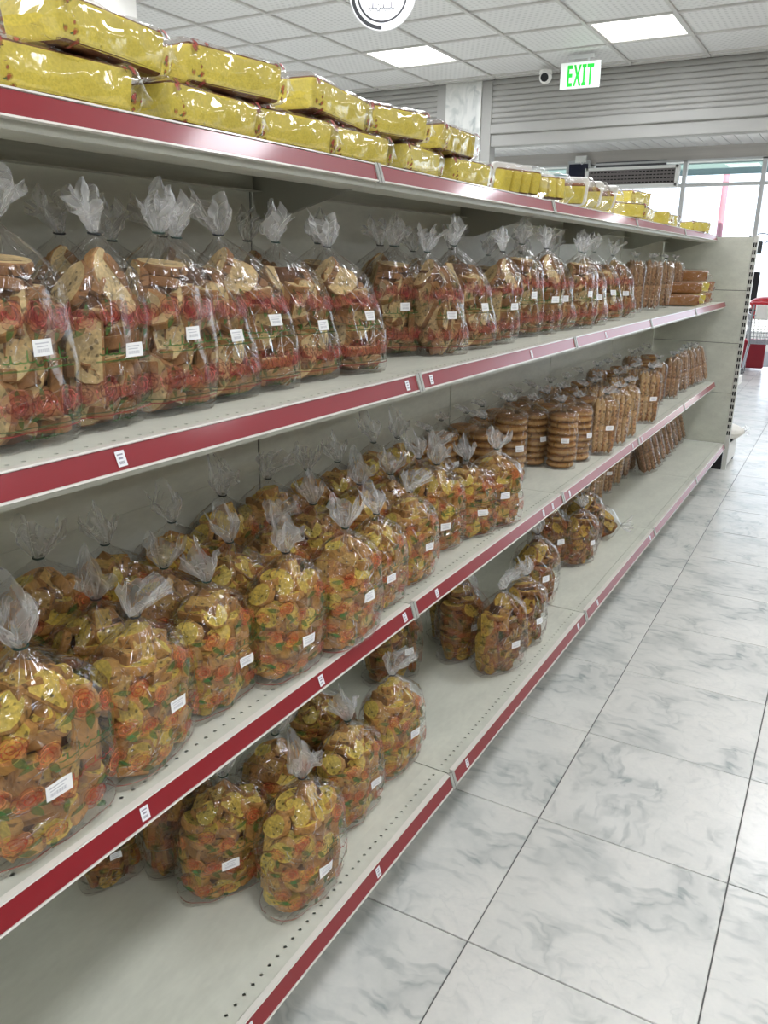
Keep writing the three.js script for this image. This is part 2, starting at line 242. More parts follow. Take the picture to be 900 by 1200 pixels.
function shutter(x0, x1, label) {
  const w = x1 - x0, t = thing('roller_shutter', label, 'shutter', [(x0 + x1) / 2, 2.5, WZ - 0.04]);
  const pr = []; for (let k = 0; k <= 8; k++) { const a = k / 8; pr.push([-0.009 * Math.sin(a * PI) ** 0.7 - 0.002, 0.046 * a]); }
  const s = new THREE.Shape([[0.012, 0], ...pr.map(([a, b]) => [-a, b]).reverse().reverse(), [0.0, 0.046], [-0.01, 0.046], [-0.01, 0]].slice(1).map((p) => new THREE.Vector2(...p)));
  const g = new THREE.ExtrudeGeometry(s, { depth: w, bevelEnabled: false }); g.rotateY(-PI / 2); g.translate(w / 2, 0, 0);
  const gg = toCreasedNormals(g, 0.9);
  for (let k = 0; k < 8; k++) part(t, 'slat', gg, shutterMat, 0, 0.19 + k * 0.046, 0);
  part(t, 'bottom_rail', new RoundedBoxGeometry(w, 0.085, 0.05, 2, 0.012), shutterMat, 0, 0.147, 0.015);
  part(t, 'lintel', new RoundedBoxGeometry(w, 0.108, 0.14, 2, 0.008), shutterMat, 0, 0.056, -0.06);
  return t;
}
shutter(-2.44, 5.9, 'wide ribbed off-white roller shutter rolled up above the shop entrance');
shutter(-9, -2.99, 'ribbed off-white roller shutter rolled up left of the marble pillar');
const SZ = -12.2, LC = 3.21;
{
  const lob = struct('ceiling_lobby', span(-9.15, 6.05, LC + 0.02, LC + 0.15, SZ - 0.2, WZ - 0.3), slabMat), pl = [];
  for (let x = -9; x < 6; x += 0.16) pl.push(span(x, x + 0.15, LC, LC + 0.018, SZ, WZ - 0.36));
  const st = part(lob, 'ceiling_planks', merge(pl), std('#eceae8', 0.25)); st.userData.kind = 'stuff';
  struct('wall_front', merge([span(-9, 6, 3.03, 3.4, SZ - 0.1, SZ + 0.02)]), std('#c9c4bd', 0.8, { map: paintTex }));
  struct('wall_sill', merge([span(-9, -1.0, 0, 0.25, SZ - 0.1, SZ + 0.02)]), wallMat);
  const fr = struct('window_frame', merge([span(-9, 6, 3.0, 3.03, SZ - 0.06, SZ + 0.04), span(-9, 6, 2.64, 2.69, SZ - 0.05, SZ + 0.03), ...[-5.4, -3.82, -3.42, -1.98, -0.86, 0.9, 2.6].map((x) => span(x, x + 0.06, 0.0, 3.02, SZ - 0.06, SZ + 0.04))]), alu);
  const xs = [-9, -5.4, -3.82, -3.42, -1.98, -0.86, 0.9, 2.6, 6];
  for (let k = 0; k < 8; k++) {
    const w = struct('window_' + (k + 1), span(xs[k] + 0.06, xs[k + 1], 0.25, 2.64, SZ - 0.012, SZ - 0.012 + 0.001).translate(0, 0, 0), glass);
    w.geometry = new THREE.PlaneGeometry(xs[k + 1] - xs[k] - 0.06, 2.4).translate((xs[k] + xs[k + 1]) / 2 + 0.03, 1.44, SZ - 0.01);
    if (k !== 2) part(w, 'top_pane', new THREE.PlaneGeometry(xs[k + 1] - xs[k] - 0.06, 0.31).translate((xs[k] + xs[k + 1]) / 2 + 0.03, 2.845, SZ - 0.01), k === 3 ? glass : glass);
  }
  [[-1.47, -9.6], [-3.6, -9.6], [1.2, -9.6], [-6, -9.6]].forEach(([x, z], n) => {  // unseen lamps added to brighten the lobby
    const t = thing('added_lobby_light', ['added unseen ceiling light brightening the lobby, middle', 'added unseen ceiling light brightening the lobby, left', 'added unseen ceiling light brightening the lobby, right', 'added unseen ceiling light brightening the lobby, far left'][n], 'light', [x, LC - 0.008, z]);
    part(t, 'frame', lampFrame, barMat); part(t, 'diffuser', box(0.54, 0.006, 0.54), lampGlow, 0, 0.001, 0);
    const l = new THREE.RectAreaLight('#f3f7ff', PANEL_POWER * 0.5, 0.54, 0.54); l.name = 'panel_light'; l.position.set(0, -0.012, 0); l.rotation.x = -PI / 2; t.add(l);
  });
  const aw = thing('awning_valance', 'blue-grey awning strip hanging outside the top of the shop windows', 'awning', [0, 2.95, SZ - 0.5]);
  part(aw, 'valance', box(15, 0.2, 0.02, -1.5, 0, 0), std('#7d9698', 0.8)); part(aw, 'front_tube', new THREE.CylinderGeometry(0.03, 0.03, 15, 8).rotateZ(PI / 2).translate(-1.5, 0.1, 0), alu);
  const nb = thing('notice_screen', 'dark blue square screen between the shop window frames', 'screen', [-3.6, 2.9, SZ + 0.08]);
  part(nb, 'case', new RoundedBoxGeometry(0.36, 0.36, 0.04, 2, 0.01), std('#b9bab9', 0.5)); part(nb, 'panel', box(0.31, 0.3, 0.006, 0, -0.02, 0.022), phys({ color: '#10142e', roughness: 0.12 })); part(nb, 'bracket', box(0.18, 0.1, 0.05, 0.03, 0.2, 0), foam);
  part(nb, 'cable', tube([[0.02, 0.2, 0.03], [0.06, 0.12, 0.05], [0.1, 0.18, 0.04]], 0.006), foam);
  const ac = thing('ventilation_grille', 'wide grey perforated air grille in a white frame in the shop window', 'grille', [-2.73, 2.8, SZ + 0.14]);
  part(ac, 'frame', merge([box(1.42, 0.04, 0.12, 0, 0.13, 0), box(1.42, 0.05, 0.12, 0, -0.135, 0), box(0.05, 0.3, 0.12, -0.7, 0, 0), box(0.05, 0.3, 0.12, 0.7, 0, 0)]), foam);
  part(ac, 'back_plate', box(1.36, 0.24, 0.05, 0, 0, -0.02), std('#7e7775', 0.7));
  const sl = []; for (let i = 0; i < 24; i++) for (let j = 0; j < 4; j++) sl.push(box(0.038, 0.014, 0.004, -0.63 + i * 0.0548, -0.08 + j * 0.053, 0.006)); part(ac, 'perforations', merge(sl), slotBlack);
  const dk = thing('dark_fanlight', 'dark tinted pane above the air grille in the shop window', 'window pane', [-2.78, 2.98, SZ + 0.03]); part(dk, 'pane', box(1.1, 0.13, 0.01), std('#55565a', 0.3)); part(dk, 'edge_strip', box(1.12, 0.012, 0.014, 0, -0.068, 0), alu);
  const po = thing('red_post', 'faded red metal post standing outside the shop window', 'post', [-1.52, 0, SZ - 1.2]);
  part(po, 'pole', new THREE.CylinderGeometry(0.05, 0.05, 3.1, 12).translate(0, 1.55, 0), std('#c48a9a', 0.6)); part(po, 'base_plate', box(0.2, 0.02, 0.2, 0, 0.01, 0), alu);
  struct('ground', span(-40, 40, -0.2, -0.02, -70, SZ - 0.1), std('#cfcdc8', 0.9));
}
// ---------------------------------------------------------------- signs and camera on the ceiling
{
  const t = thing('exit_sign', 'white exit sign with bright green EXIT lettering hanging from the ceiling', 'sign', [-1.458, HC, -5.172], rad(2));
  part(t, 'plate', new RoundedBoxGeometry(0.315, 0.19, 0.02, 2, 0.006), std('#e4e8e4', 0.4), 0, -0.148, 0);
  const f = part(t, 'lettering', new THREE.PlaneGeometry(0.305, 0.182), new THREE.MeshStandardMaterial({ map: exitTex, emissive: '#ffffff', emissiveMap: exitTex, emissiveIntensity: 0.25, roughness: 0.4 }), 0, -0.148, 0.0108);
  part(t, 'mounting_bar', box(0.2, 0.03, 0.03, 0, -0.02, 0), alu); part(t, 'stem', box(0.02, 0.05, 0.012, -0.06, -0.035, 0), alu); part(t, 'stem', box(0.02, 0.05, 0.012, 0.06, -0.035, 0), alu);
  const c = thing('security_camera', 'small white dome security camera with black lens beside the exit sign', 'camera', [-1.86, HC - 0.02, -5.5], rad(12)); c.scale.setScalar(0.85);
  part(c, 'base', new THREE.CylinderGeometry(0.06, 0.065, 0.03, 20).translate(0, -0.015, 0), foam); part(c, 'body', new THREE.SphereGeometry(0.062, 20, 14).scale(1, 0.95, 1).translate(0, -0.06, 0), foam); part(c, 'lens', new THREE.CylinderGeometry(0.036, 0.042, 0.035, 18).rotateX(PI / 2 + 0.25).translate(-0.004, -0.068, 0.045), black);
  const d = thing('round_sign', 'round white hanging sign with dark rings and small script lettering', 'sign', [-1.404, 2.668, -2], rad(24)); d.scale.setScalar(0.84);
  part(d, 'disc', new THREE.CylinderGeometry(0.178, 0.178, 0.012, 48).rotateX(PI / 2), foam); part(d, 'face', new THREE.CircleGeometry(0.176, 48), std('#ffffff', 0.35, { map: discTex }), 0, 0, 0.0068);
  part(d, 'rim', new THREE.TorusGeometry(0.176, 0.008, 8, 60), std('#d9d9d9', 0.3)); part(d, 'hanging_wire', rod([0, 0.178, 0], [0, (HC - 2.668) / 0.84, 0], 0.0015, 5), alu);
}
// ---------------------------------------------------------------- gondola shelving
const W = 1.2, XB = -0.604, XF = [-0.2464, -0.1299, -0.1284, 0], YT = [1.7, 1.2429, 0.6634, 0.2052], SH = YT.map((y) => y - 0.004), S = 0.0384, DX = 0.0124;
const shelfNames = ['top shelf', 'second shelf', 'third shelf', 'bottom shelf'];
function shelfPlate(k) { // folded steel shelf with a perforated front row
  const xf = XF[k], d = xf - XB - 0.01, x0 = XB + 0.012, y = SH[k], out = [], band = 0.07;
  out.push(span(x0, xf - band, y - 0.0015, y, -W + 0.0012, -0.0012));
  const s = new THREE.Shape([[0.0012, 0], [W - 0.0012, 0], [W - 0.0012, band], [0.0012, band]].map((p) => new THREE.Vector2(...p)));
  for (let i = 0; i < 47; i++) { const h = new THREE.Path(); h.absarc(0.025 + i * 0.025, 0.036, 0.0037, 0, 2 * PI, true); s.holes.push(h); }
  const g = new THREE.ExtrudeGeometry(s, { depth: 0.0015, bevelEnabled: false, curveSegments: 4 }); g.rotateX(-PI / 2).rotateY(PI / 2); // shape x -> -z, shape y -> -x
  g.computeBoundingBox(); const b = g.boundingBox; g.translate(xf - b.max.x, y - b.max.y, -0.0 - b.max.z - 0.0012); out.push(g);
  out.push(span(xf - 0.002, xf, y - 0.045, y, -W + 0.0012, -0.0012), span(xf - 0.085, xf, y - 0.046, y - 0.044, -W + 0.002, -0.002), span(xf - 0.086, xf - 0.084, y - 0.046, y - 0.0015, -W + 0.002, -0.002));  // front lip, then a closed channel added so the holes stay dark
  out.push(span(x0, x0 + 0.002, y - 0.045, y, -W + 0.002, -0.002), span(x0, x0 + 0.03, y - 0.046, y - 0.044, -W + 0.002, -0.002));
  for (const z of [-0.003, -W + 0.002]) out.push(span(x0, xf, y - 0.03, y, z, z + 0.001));
  return merge(out);
}
const railProfile = (k) => { const x = XF[k], y = YT[k]; return (o0, o1, t0, t1) => { // strip across the sloping face: from t0 to t1 down the face, between offsets o0 and o1 out of it
  const L = Math.hypot(DX, S), tx = DX / L, ty = -S / L, nx = S / L, ny = DX / L, P = (t, o) => [x + 0.0015 + tx * t + nx * o, y + ty * t + ny * o]; return [P(t0, o0), P(t1, o0), P(t1, o1), P(t0, o1)]; }; };
const LEN = Math.hypot(DX, S);
const geoms = XF.map((xf, k) => {
  const pr = railProfile(k), R = (a, b, c, d, z0 = -W + 0.012, z1 = -0.012) => extrudeZ(pr(a, b, c, d), z0, z1);
  return {
    shelf: shelfPlate(k),
    rail: merge([R(-0.003, 0, 0, LEN), R(0, 0.0035, 0, 0.0028), R(0, 0.0035, LEN - 0.0032, LEN), extrudeZ([[xf - 0.008, YT[k] - 0.0005], [xf + 0.003, YT[k] - 0.0005], [xf + 0.003, YT[k] + 0.0008], [xf - 0.008, YT[k] + 0.0008]], -W + 0.012, -0.012)]),
    strip: R(0.0003, 0.0014, 0.0036, LEN - 0.0038),
    clip: [R(-0.004, 0.0055, -0.001, LEN + 0.002, -0.0115, -0.0008), R(-0.004, 0.0045, -0.001, LEN + 0.002, -W + 0.0008, -W + 0.0115)],
    bracket: (() => { const a = XB + 0.01, y = SH[k] - 0.002, s = [[a, y], [xf - 0.03, y], [xf - 0.03, y - 0.035], [a + 0.06, y - 0.11], [a, y - 0.11]]; return k === 3 ? null : [extrudeZ(s, -0.0065, -0.0035), extrudeZ(s, -W + 0.0035, -W + 0.0065)]; })(),
    tag: (z, tilt) => { const [p] = [pr(0.0018, 0.0024, 0.0085, 0.0335)], g = extrudeZ(p, z - 0.0105, z + 0.0105); return g; },
  };
});
function tagGeo(k, z) { const g = new THREE.PlaneGeometry(0.017, 0.0225).rotateZ(rr(-0.12, 0.12)), m = new THREE.Matrix4(), L = LEN, t = V3(DX / L, -S / L, 0), n = V3(S / L, DX / L, 0), up = t.clone().negate(), r = V3(0, 0, -1); m.makeBasis(r, up, n); const c = V3(XF[k] + 0.0015, YT[k], z).addScaledVector(t, 0.0205).addScaledVector(n, 0.0026); g.applyMatrix4(m); g.translate(c.x, c.y, c.z); const back = g.clone(); return g; }
const panelTops = [[0.2, 0.5815], [0.5825, 0.948], [0.949, 1.3225], [1.3235, 1.69]];
function bay(i) { // i = -1 starts at z = 1.2
  const t = thing('shelf_bay', 'grey steel shelving bay', 'shelving', [0, 0, -i * W]);
  for (const [a, b] of panelTops) part(t, 'back_panel', span(XB - 0.012, XB, a, b, -W + 0.004, -0.004), steel);
  part(t, 'upright', merge([span(XB - 0.03, XB - 0.004, 0, 1.69, -0.016, 0.0)]), black);
  part(t, 'base_leg', merge([span(XB, -0.17, 0.02, 0.11, -0.03, -0.004), span(-0.24, -0.2, 0, 0.03, -0.03, -0.004)]), black);
  part(t, 'added_kick_plate', span(-0.19, -0.187, 0.012, 0.15, -W + 0.004, -0.032), steelDark);  // unseen plate added to stop light coming through from behind
  for (let k = 0; k < 4; k++) {
    const g = geoms[k], s = part(t, 'shelf', g.shelf, steel);
    s.userData.label = shelfNames[k];
    part(s, 'price_rail', g.rail, railWhite); part(s, 'price_strip', g.strip, red); for (const c of g.clip) part(s, 'rail_clip', c, clipGrey);
    if (g.bracket) for (const b of g.bracket) part(s, 'bracket', b, steelDark);
  }
  return t;
}
const bays = [];
for (let i = -1; i < 4; i++) bays.push(bay(i));
const empty = bay(-2); empty.userData.label = 'added unseen empty shelving bay blocking light from the left';  // extra bay added out of view to keep light off the left end
bays.forEach((b, n) => { b.userData.label = ['nearest grey steel shelving bay, cut by the left edge of the picture', 'second grey steel shelving bay, with yellow rusk bags on its third shelf', 'third grey steel shelving bay, with round rusk stacks on its third shelf', 'fourth grey steel shelving bay, with breadstick packs on its third shelf', 'farthest grey steel shelving bay, next to the slotted end panel'][n]; });
{ // price tags on the strips (bay index, shelf, z inside the bay)
  const bayOf = (z) => Math.floor(-z / W) + 1;
  const list = [[1, 0.905], [1, 0.06], [1, -0.06], [1, -0.75], [2, 0.92], [2, 0.05], [2, -0.13], [2, 0.42], [2, -0.98], [2, -1.08], [2, -1.28], [2, -2.28], [2, -2.47], [3, 0.84], [3, 0.39], [3, -0.09], [3, -1.1], [3, -1.36], [3, -2.3], [1, -1.6]];
  for (const [k, z] of list) { const b = bays[clamp(bayOf(z), 0, 4)], s = b.children.filter((c) => c.name.startsWith('shelf'))[k]; part(s, 'price_tag', tagGeo(k, z - b.position.z), tagMat); }
}
{ // end panel and the display behind it
  const Z = -4 * W, t = thing('shelving_end', 'grey steel end panel of the shelving with a slotted upright', 'panel', [0, 0, Z]);
  for (const [a, b] of panelTops) part(t, 'panel', span(XB - 0.02, 0.004, a + 0.0015, b - 0.0015, -0.03, -0.012), steel);
  part(t, 'light_block_sheet', span(XB - 0.02, 0.004, 0.2, 1.69, -0.034, -0.031), slotBlack);  // black sheet added to stop light leaking through the panel seams
  part(t, 'upright', span(0.005, 0.036, 0.0, 1.695, -0.05, -0.012), std('#d4d4cc', 0.4));
  const sl = []; for (let y = 0.27; y < 1.66; y += 0.05) { sl.push(span(0.0085, 0.0175, y, y + 0.03, -0.0125, -0.0105), span(0.0215, 0.0305, y, y + 0.03, -0.0125, -0.0105)); } part(t, 'slots', merge(sl), slotBlack);
  part(t, 'foot', span(-0.1, 0.0, 0, 0.17, -0.03, -0.008), black);
  const e = thing('end_display', 'white low end display with base panel behind the slotted end panel', 'shelving', [0, 0, Z - 0.06]);
  part(e, 'side_panel', span(0.015, 0.035, 0.03, 0.19, -0.44, 0), foam); part(e, 'base_shelf', span(-0.6, 0.035, 0.175, 0.19, -0.44, 0), foam); part(e, 'front_panel', span(-0.6, 0.035, 0.03, 0.175, -0.44, -0.425), foam); part(e, 'foot', merge([span(0.0, 0.03, 0, 0.03, -0.42, -0.38), span(-0.6, -0.57, 0, 0.03, -0.42, -0.38)]), black);
  part(e, 'side_bracket', merge([extrudeZ([[0, 0], [0.0, 0.06], [0.02, 0.06], [0.02, 0]], -0.2, -0.0).translate(0.015, 0.64, 0)]), foam);
}

{ // unseen run added across the aisle, dark inside, to cut the bounced light
  const t = thing('added_aisle_shelving', 'added unseen shelving run across the aisle, dimming the bounced light', 'shelving', [2.35, 0, 0]);
  part(t, 'back_panel', span(0.6, 0.62, 0.1, 1.69, -4.8, 3.6), steelDark); YT.forEach((y, k) => { part(t, 'shelf', span([0.25, 0.13, 0.13, 0][k], 0.6, y - 0.045, y, -4.8, 3.6), steelDark); part(t, 'added_dark_goods', span([0.32, 0.2, 0.2, 0.1][k], 0.58, y, y + 0.26, -4.7, 3.5), std(['#8a6a3c', '#7c5a48', '#6d6a50', '#70503c'][k], 0.8)); }); part(t, 'added_kick_plate', span(0.1, 0.12, 0, 0.16, -4.8, 3.6), steelDark);
}

// ---------------------------------------------------------------- bread pieces
const srgb = (h) => new THREE.Color(h);
function paint(g, fn) { const n = g.attributes.position.count, c = new Float32Array(n * 3), p = V3(), q = V3(); for (let i = 0; i < n; i++) { p.fromBufferAttribute(g.attributes.position, i); q.fromBufferAttribute(g.attributes.normal, i); const k = fn(p, q); c.set([k.r, k.g, k.b], i * 3); } g.setAttribute('color', new THREE.BufferAttribute(c, 3)); return g; }
// a slab cut from a loaf: outline in x,y, thickness along z, cut faces pale and sides crust
function slab(outline, th, bev, face, side) {
  const s = new THREE.Shape(outline.map((p) => new THREE.Vector2(...p))), g0 = new THREE.ExtrudeGeometry(s, { depth: th - 2 * bev, bevelEnabled: true, bevelSize: bev, bevelThickness: bev, bevelSegments: 1 }); g0.translate(0, 0, -th / 2 + bev);
  const p = g0.attributes.position; for (let i = 0; i < p.count; i++) { const k = noise(p.getX(i) * 50, p.getY(i) * 50, 3.3 + th * 100) * 0.0016; p.setXYZ(i, p.getX(i) + k, p.getY(i) + k, p.getZ(i) + k); }
  g0.computeVertexNormals(); const F = srgb(face), R = srgb(side); paint(g0, (a, n) => (Math.abs(n.z) > 0.9 ? F : R));
  const uv = g0.attributes.uv; for (let i = 0; i < uv.count; i++) uv.setXY(i, p.getX(i) * 9 + p.getZ(i) * 5, p.getY(i) * 9 + p.getZ(i) * 3);
  const c = g0.attributes.color; const g = toCreasedNormals(g0, 0.6); if (!g.attributes.color) g.setAttribute('color', c); return g;
}
const dome = (w, h, n = 10) => { const o = []; for (let i = 0; i <= n; i++) { const a = PI * i / n; o.push([Math.cos(a) * w / 2 * (1 - 0.06 * Math.sin(a * 2)), Math.sin(a) ** 0.75 * h * 0.7 - h * 0.2]); } o.push([-w / 2 * 0.9, -h * 0.32], [w / 2 * 0.9, -h * 0.32]); return o; };
const oval = (w, h, n = 12) => { const o = []; for (let i = 0; i < n; i++) { const a = 2 * PI * i / n, q = 1 + 0.05 * Math.sin(a * 3 + w * 90); o.push([Math.cos(a) * w / 2 * q, Math.sin(a) * h / 2 * q]); } return o; };
const quad = (w, h) => [[-w / 2, -h / 2], [w / 2, -h / 2 * 0.9], [w / 2 * 0.92, h / 2], [-w / 2 * 0.95, h / 2 * 0.94]];
const pieces = {
  big: [slab(dome(0.094, 0.062), 0.017, 0.002, '#e8ce9a', '#b08254'), slab(dome(0.102, 0.07), 0.019, 0.002, '#eed5a2', '#b88a58'), slab(oval(0.085, 0.07), 0.016, 0.002, '#e2c692', '#a87a50'), slab(dome(0.088, 0.058), 0.02, 0.002, '#dcbc88', '#a2744a')],
  small: [slab(dome(0.058, 0.046), 0.021, 0.003, '#f0d060', '#c2904e'), slab(oval(0.052, 0.042), 0.02, 0.003, '#f3d868', '#c99a54'), slab(quad(0.046, 0.03), 0.026, 0.003, '#e6c066', '#c08e50'), slab(quad(0.052, 0.026), 0.024, 0.003, '#dab064', '#b2824a'), slab(oval(0.06, 0.04), 0.017, 0.003, '#f1d260', '#c4914e')],
  oval: [slab(oval(0.074, 0.054), 0.015, 0.003, '#d2ae4a', '#9c6c36'), slab(oval(0.082, 0.05), 0.016, 0.003, '#c9a548', '#936430'), slab(dome(0.074, 0.056), 0.018, 0.003, '#d8b656', '#a4733a'), slab(quad(0.07, 0.032), 0.018, 0.003, '#b98c4a', '#8e5f32')],
};
function discGeo(r, h) { const n = 7, pts = [[0, 0]]; for (let i = 0; i <= n; i++) { const a = -PI / 2 + PI * i / n; pts.push([r - h * 0.42 + Math.cos(a) * h * 0.42, h / 2 + Math.sin(a) * h / 2]); } pts.push([0, h]); const g = new THREE.LatheGeometry(pts.map((p) => new THREE.Vector2(...p)), 22); const p = g.attributes.position; for (let i = 0; i < p.count; i++) { const x = p.getX(i), z = p.getZ(i), k = 1 + noise(x * 40, z * 40, r * 99) * 0.03; p.setX(i, x * k); p.setZ(i, z * k); } g.computeVertexNormals(); const a = srgb('#a8743f'), b = srgb('#d0a468'); paint(g, (q, m) => (Math.abs(m.y) < 0.45 ? b : a)); const uv = g.attributes.uv; for (let i = 0; i < uv.count; i++) uv.setXY(i, p.getX(i) * 8 + p.getY(i) * 4, p.getZ(i) * 8); return g; }
const discs = [discGeo(0.059, 0.027), discGeo(0.061, 0.029), discGeo(0.057, 0.026)];
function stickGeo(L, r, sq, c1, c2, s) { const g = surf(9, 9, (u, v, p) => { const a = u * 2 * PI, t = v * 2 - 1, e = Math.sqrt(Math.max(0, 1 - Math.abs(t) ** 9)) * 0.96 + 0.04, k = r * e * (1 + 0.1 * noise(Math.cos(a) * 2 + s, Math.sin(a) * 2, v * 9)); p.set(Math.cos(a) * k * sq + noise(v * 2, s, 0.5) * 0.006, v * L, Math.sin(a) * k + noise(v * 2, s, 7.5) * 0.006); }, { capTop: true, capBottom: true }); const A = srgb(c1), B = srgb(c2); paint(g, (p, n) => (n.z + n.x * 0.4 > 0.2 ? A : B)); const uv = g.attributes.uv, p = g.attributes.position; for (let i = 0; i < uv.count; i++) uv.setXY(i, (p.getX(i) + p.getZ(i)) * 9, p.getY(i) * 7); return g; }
const sticksGold = [0, 1, 2].map((k) => stickGeo(0.235 + k * 0.006, 0.0125, 1.25, '#d8b483', '#bd9263', k * 3.1)), sticksBrown = [0, 1, 2].map((k) => stickGeo(0.25 + k * 0.006, 0.0165, 1.2, '#b99672', '#9d7c5c', 20 + k * 3.1));

// ---------------------------------------------------------------- plastic bags
const keys = (tab, v) => { for (let i = 1; i < tab.length; i++) if (v <= tab[i][0]) { const t = (v - tab[i - 1][0]) / (tab[i][0] - tab[i - 1][0]), s = t * t * (3 - 2 * t); return lerp(tab[i - 1][1], tab[i][1], s * 0.6 + t * 0.4); } return tab[tab.length - 1][1]; };
const SHAPES = {
  pillow: { fx: [[0, 0.97], [0.05, 1.0], [0.25, 1.03], [0.55, 1.01], [0.7, 0.94], [0.79, 0.8], [0.86, 0.6], [0.92, 0.35], [0.97, 0.14], [1, 0.065]], fz: [[0, 0.68], [0.06, 0.9], [0.2, 1.02], [0.55, 1.01], [0.7, 0.94], [0.79, 0.84], [0.86, 0.66], [0.92, 0.42], [0.97, 0.2], [1, 0.11]], n: 2.9 },
  column: { fx: [[0, 0.98], [0.05, 1.0], [0.5, 1.02], [0.8, 0.99], [0.86, 0.86], [0.91, 0.5], [0.95, 0.26], [1, 0.09]], fz: [[0, 0.98], [0.05, 1.0], [0.5, 1.02], [0.8, 0.99], [0.86, 0.86], [0.91, 0.5], [0.95, 0.26], [1, 0.09]], n: 2.05 },
  brick: { fx: [[0, 0.99], [0.05, 1.01], [0.5, 1.03], [0.82, 0.99], [0.9, 0.86], [0.94, 0.5], [0.97, 0.24], [1, 0.1]], fz: [[0, 0.9], [0.05, 1.0], [0.5, 1.05], [0.82, 0.98], [0.9, 0.82], [0.94, 0.5], [0.97, 0.3], [1, 0.14]], n: 3.4 },
};
function bagSurface({ W: w, D: d, H: h, shape, s, lean = 0, wobble = 1 }) {
  const sh = SHAPES[shape], e = 2 / sh.n;
  return (u, v, p, off = 0, k = 1) => {
    const a = u * 2 * PI, ca = Math.cos(a), sa = Math.sin(a), fx = keys(sh.fx, v), fz = keys(sh.fz, v);
    let x = Math.sign(ca) * Math.abs(ca) ** e * w / 2 * fx, z = Math.sign(sa) * Math.abs(sa) ** e * d / 2 * fz, y = h * v;
    const r1 = 1 - Math.abs(noise(x * 15 + s, y * 8 + x * 6, z * 15)) * 2.8, lump = noise(x * 26 + s * 2, y * 26, z * 26), neck = clamp((v - 0.6) / 0.36, 0, 1), body = 1 - neck;
    const pleat = Math.sin(a * 9 + s * 5 + noise(ca * 2, sa * 2, s) * 4) * 0.5 + Math.sin(a * 16 + s * 3) * 0.3;
    let rad = wobble * body * (clamp(r1, -0.6, 1) * 0.005 + lump * 0.003) + pleat * neck * (1 - clamp((v - 0.94) / 0.06, 0, 1) * 0.7) * Math.hypot(x, z) * 0.16;
    const L = Math.hypot(x, z) || 1; x = x * k + x / L * (rad + off); z = z * k + z / L * (rad + off);
    const bend = lean * v ** 1.3; p.set(x + bend + noise(y * 9, s, 1.2) * 0.004, y, z); return p;
  };
}
const tri = (x) => { const f = x / (2 * PI) - Math.floor(x / (2 * PI)); return 1 - 4 * Math.abs(f - 0.5); };
function gatherGeo(s, hgt, wid, lean) { // the film above the tie: a fan of sharp irregular pleats
  const cx = rr(-0.55, 0.55) * hgt, cz = rr(-0.35, 0.5) * hgt, yaw = rr(-0.7, 0.7), n = 4 + Math.floor(rnd() * 3), fat = rr(0.35, 0.65);
  return surf(72, 12, (u, v, p) => {
    const a = u * 2 * PI, ca = Math.cos(a), sa = Math.sin(a), w = 0.0078 + wid * v ** 0.8 * (0.85 + 0.5 * noise(ca * 1.5, sa * 1.5, s)), pl = tri(a * n + s * 4 + 0.8 * noise(ca, sa, s)) * 0.013 * v ** 0.8 + tri(a * (2 * n + 3) + s) * 0.006 * v;
    const x = ca * w + noise(v * 3, u * 4, s) * 0.012 * v, z = sa * w * fat + pl + noise(v * 3, u * 4, s + 5) * 0.014 * v;
    p.set(x * Math.cos(yaw) + z * Math.sin(yaw) + cx * v * v, hgt * v * (0.8 + 0.75 * noise(ca * 1.6 + s, sa * 1.6, 4)) - 0.25 * Math.abs(ca) * v * v * wid, -x * Math.sin(yaw) + z * Math.cos(yaw) + cz * v * v);
  });
}
function patch(f, u0, v0, du, dv, off) { // a sticker that follows the film
  const pos = [], uv = [], idx = [], p = V3(), n = 4; for (let j = 0; j <= n; j++) for (let i = 0; i <= n; i++) { f(u0 + du * (i / n - 0.5), v0 + dv * (j / n - 0.5), p, off); pos.push(p.x, p.y, p.z); uv.push(1 - i / n, j / n); }
  for (let j = 0; j < n; j++) for (let i = 0; i < n; i++) { const a = j * (n + 1) + i; idx.push(a, a + n + 1, a + 1, a + 1, a + n + 1, a + n + 2); }
  const g = new THREE.BufferGeometry(); g.setAttribute('position', new THREE.Float32BufferAttribute(pos, 3)); g.setAttribute('uv', new THREE.Float32BufferAttribute(uv, 2)); g.setIndex(idx); g.computeVertexNormals(); return g;
}
const arcs = (w, d, n) => { // share of the way round the bag for each step of the angle
  const N = 480, t = [0]; let px = w / 2, pz = 0; for (let i = 1; i <= N; i++) { const a = i / N * 2 * PI, c = Math.cos(a), q = Math.sin(a), x = Math.sign(c) * Math.abs(c) ** (2 / n) * w / 2, z = Math.sign(q) * Math.abs(q) ** (2 / n) * d / 2; t.push(t[i - 1] + Math.hypot(x - px, z - pz)); px = x; pz = z; } return (u) => { const k = clamp(u, 0, 1) * N, i = Math.min(N - 1, Math.floor(k)); return lerp(t[i], t[i + 1], k - i) / t[N]; };
};
const inverse = (f, y) => { let a = 0, b = 1; for (let i = 0; i < 30; i++) { const m = (a + b) / 2; f(m) < y ? (a = m) : (b = m); } return (a + b) / 2; };
const protos = {};
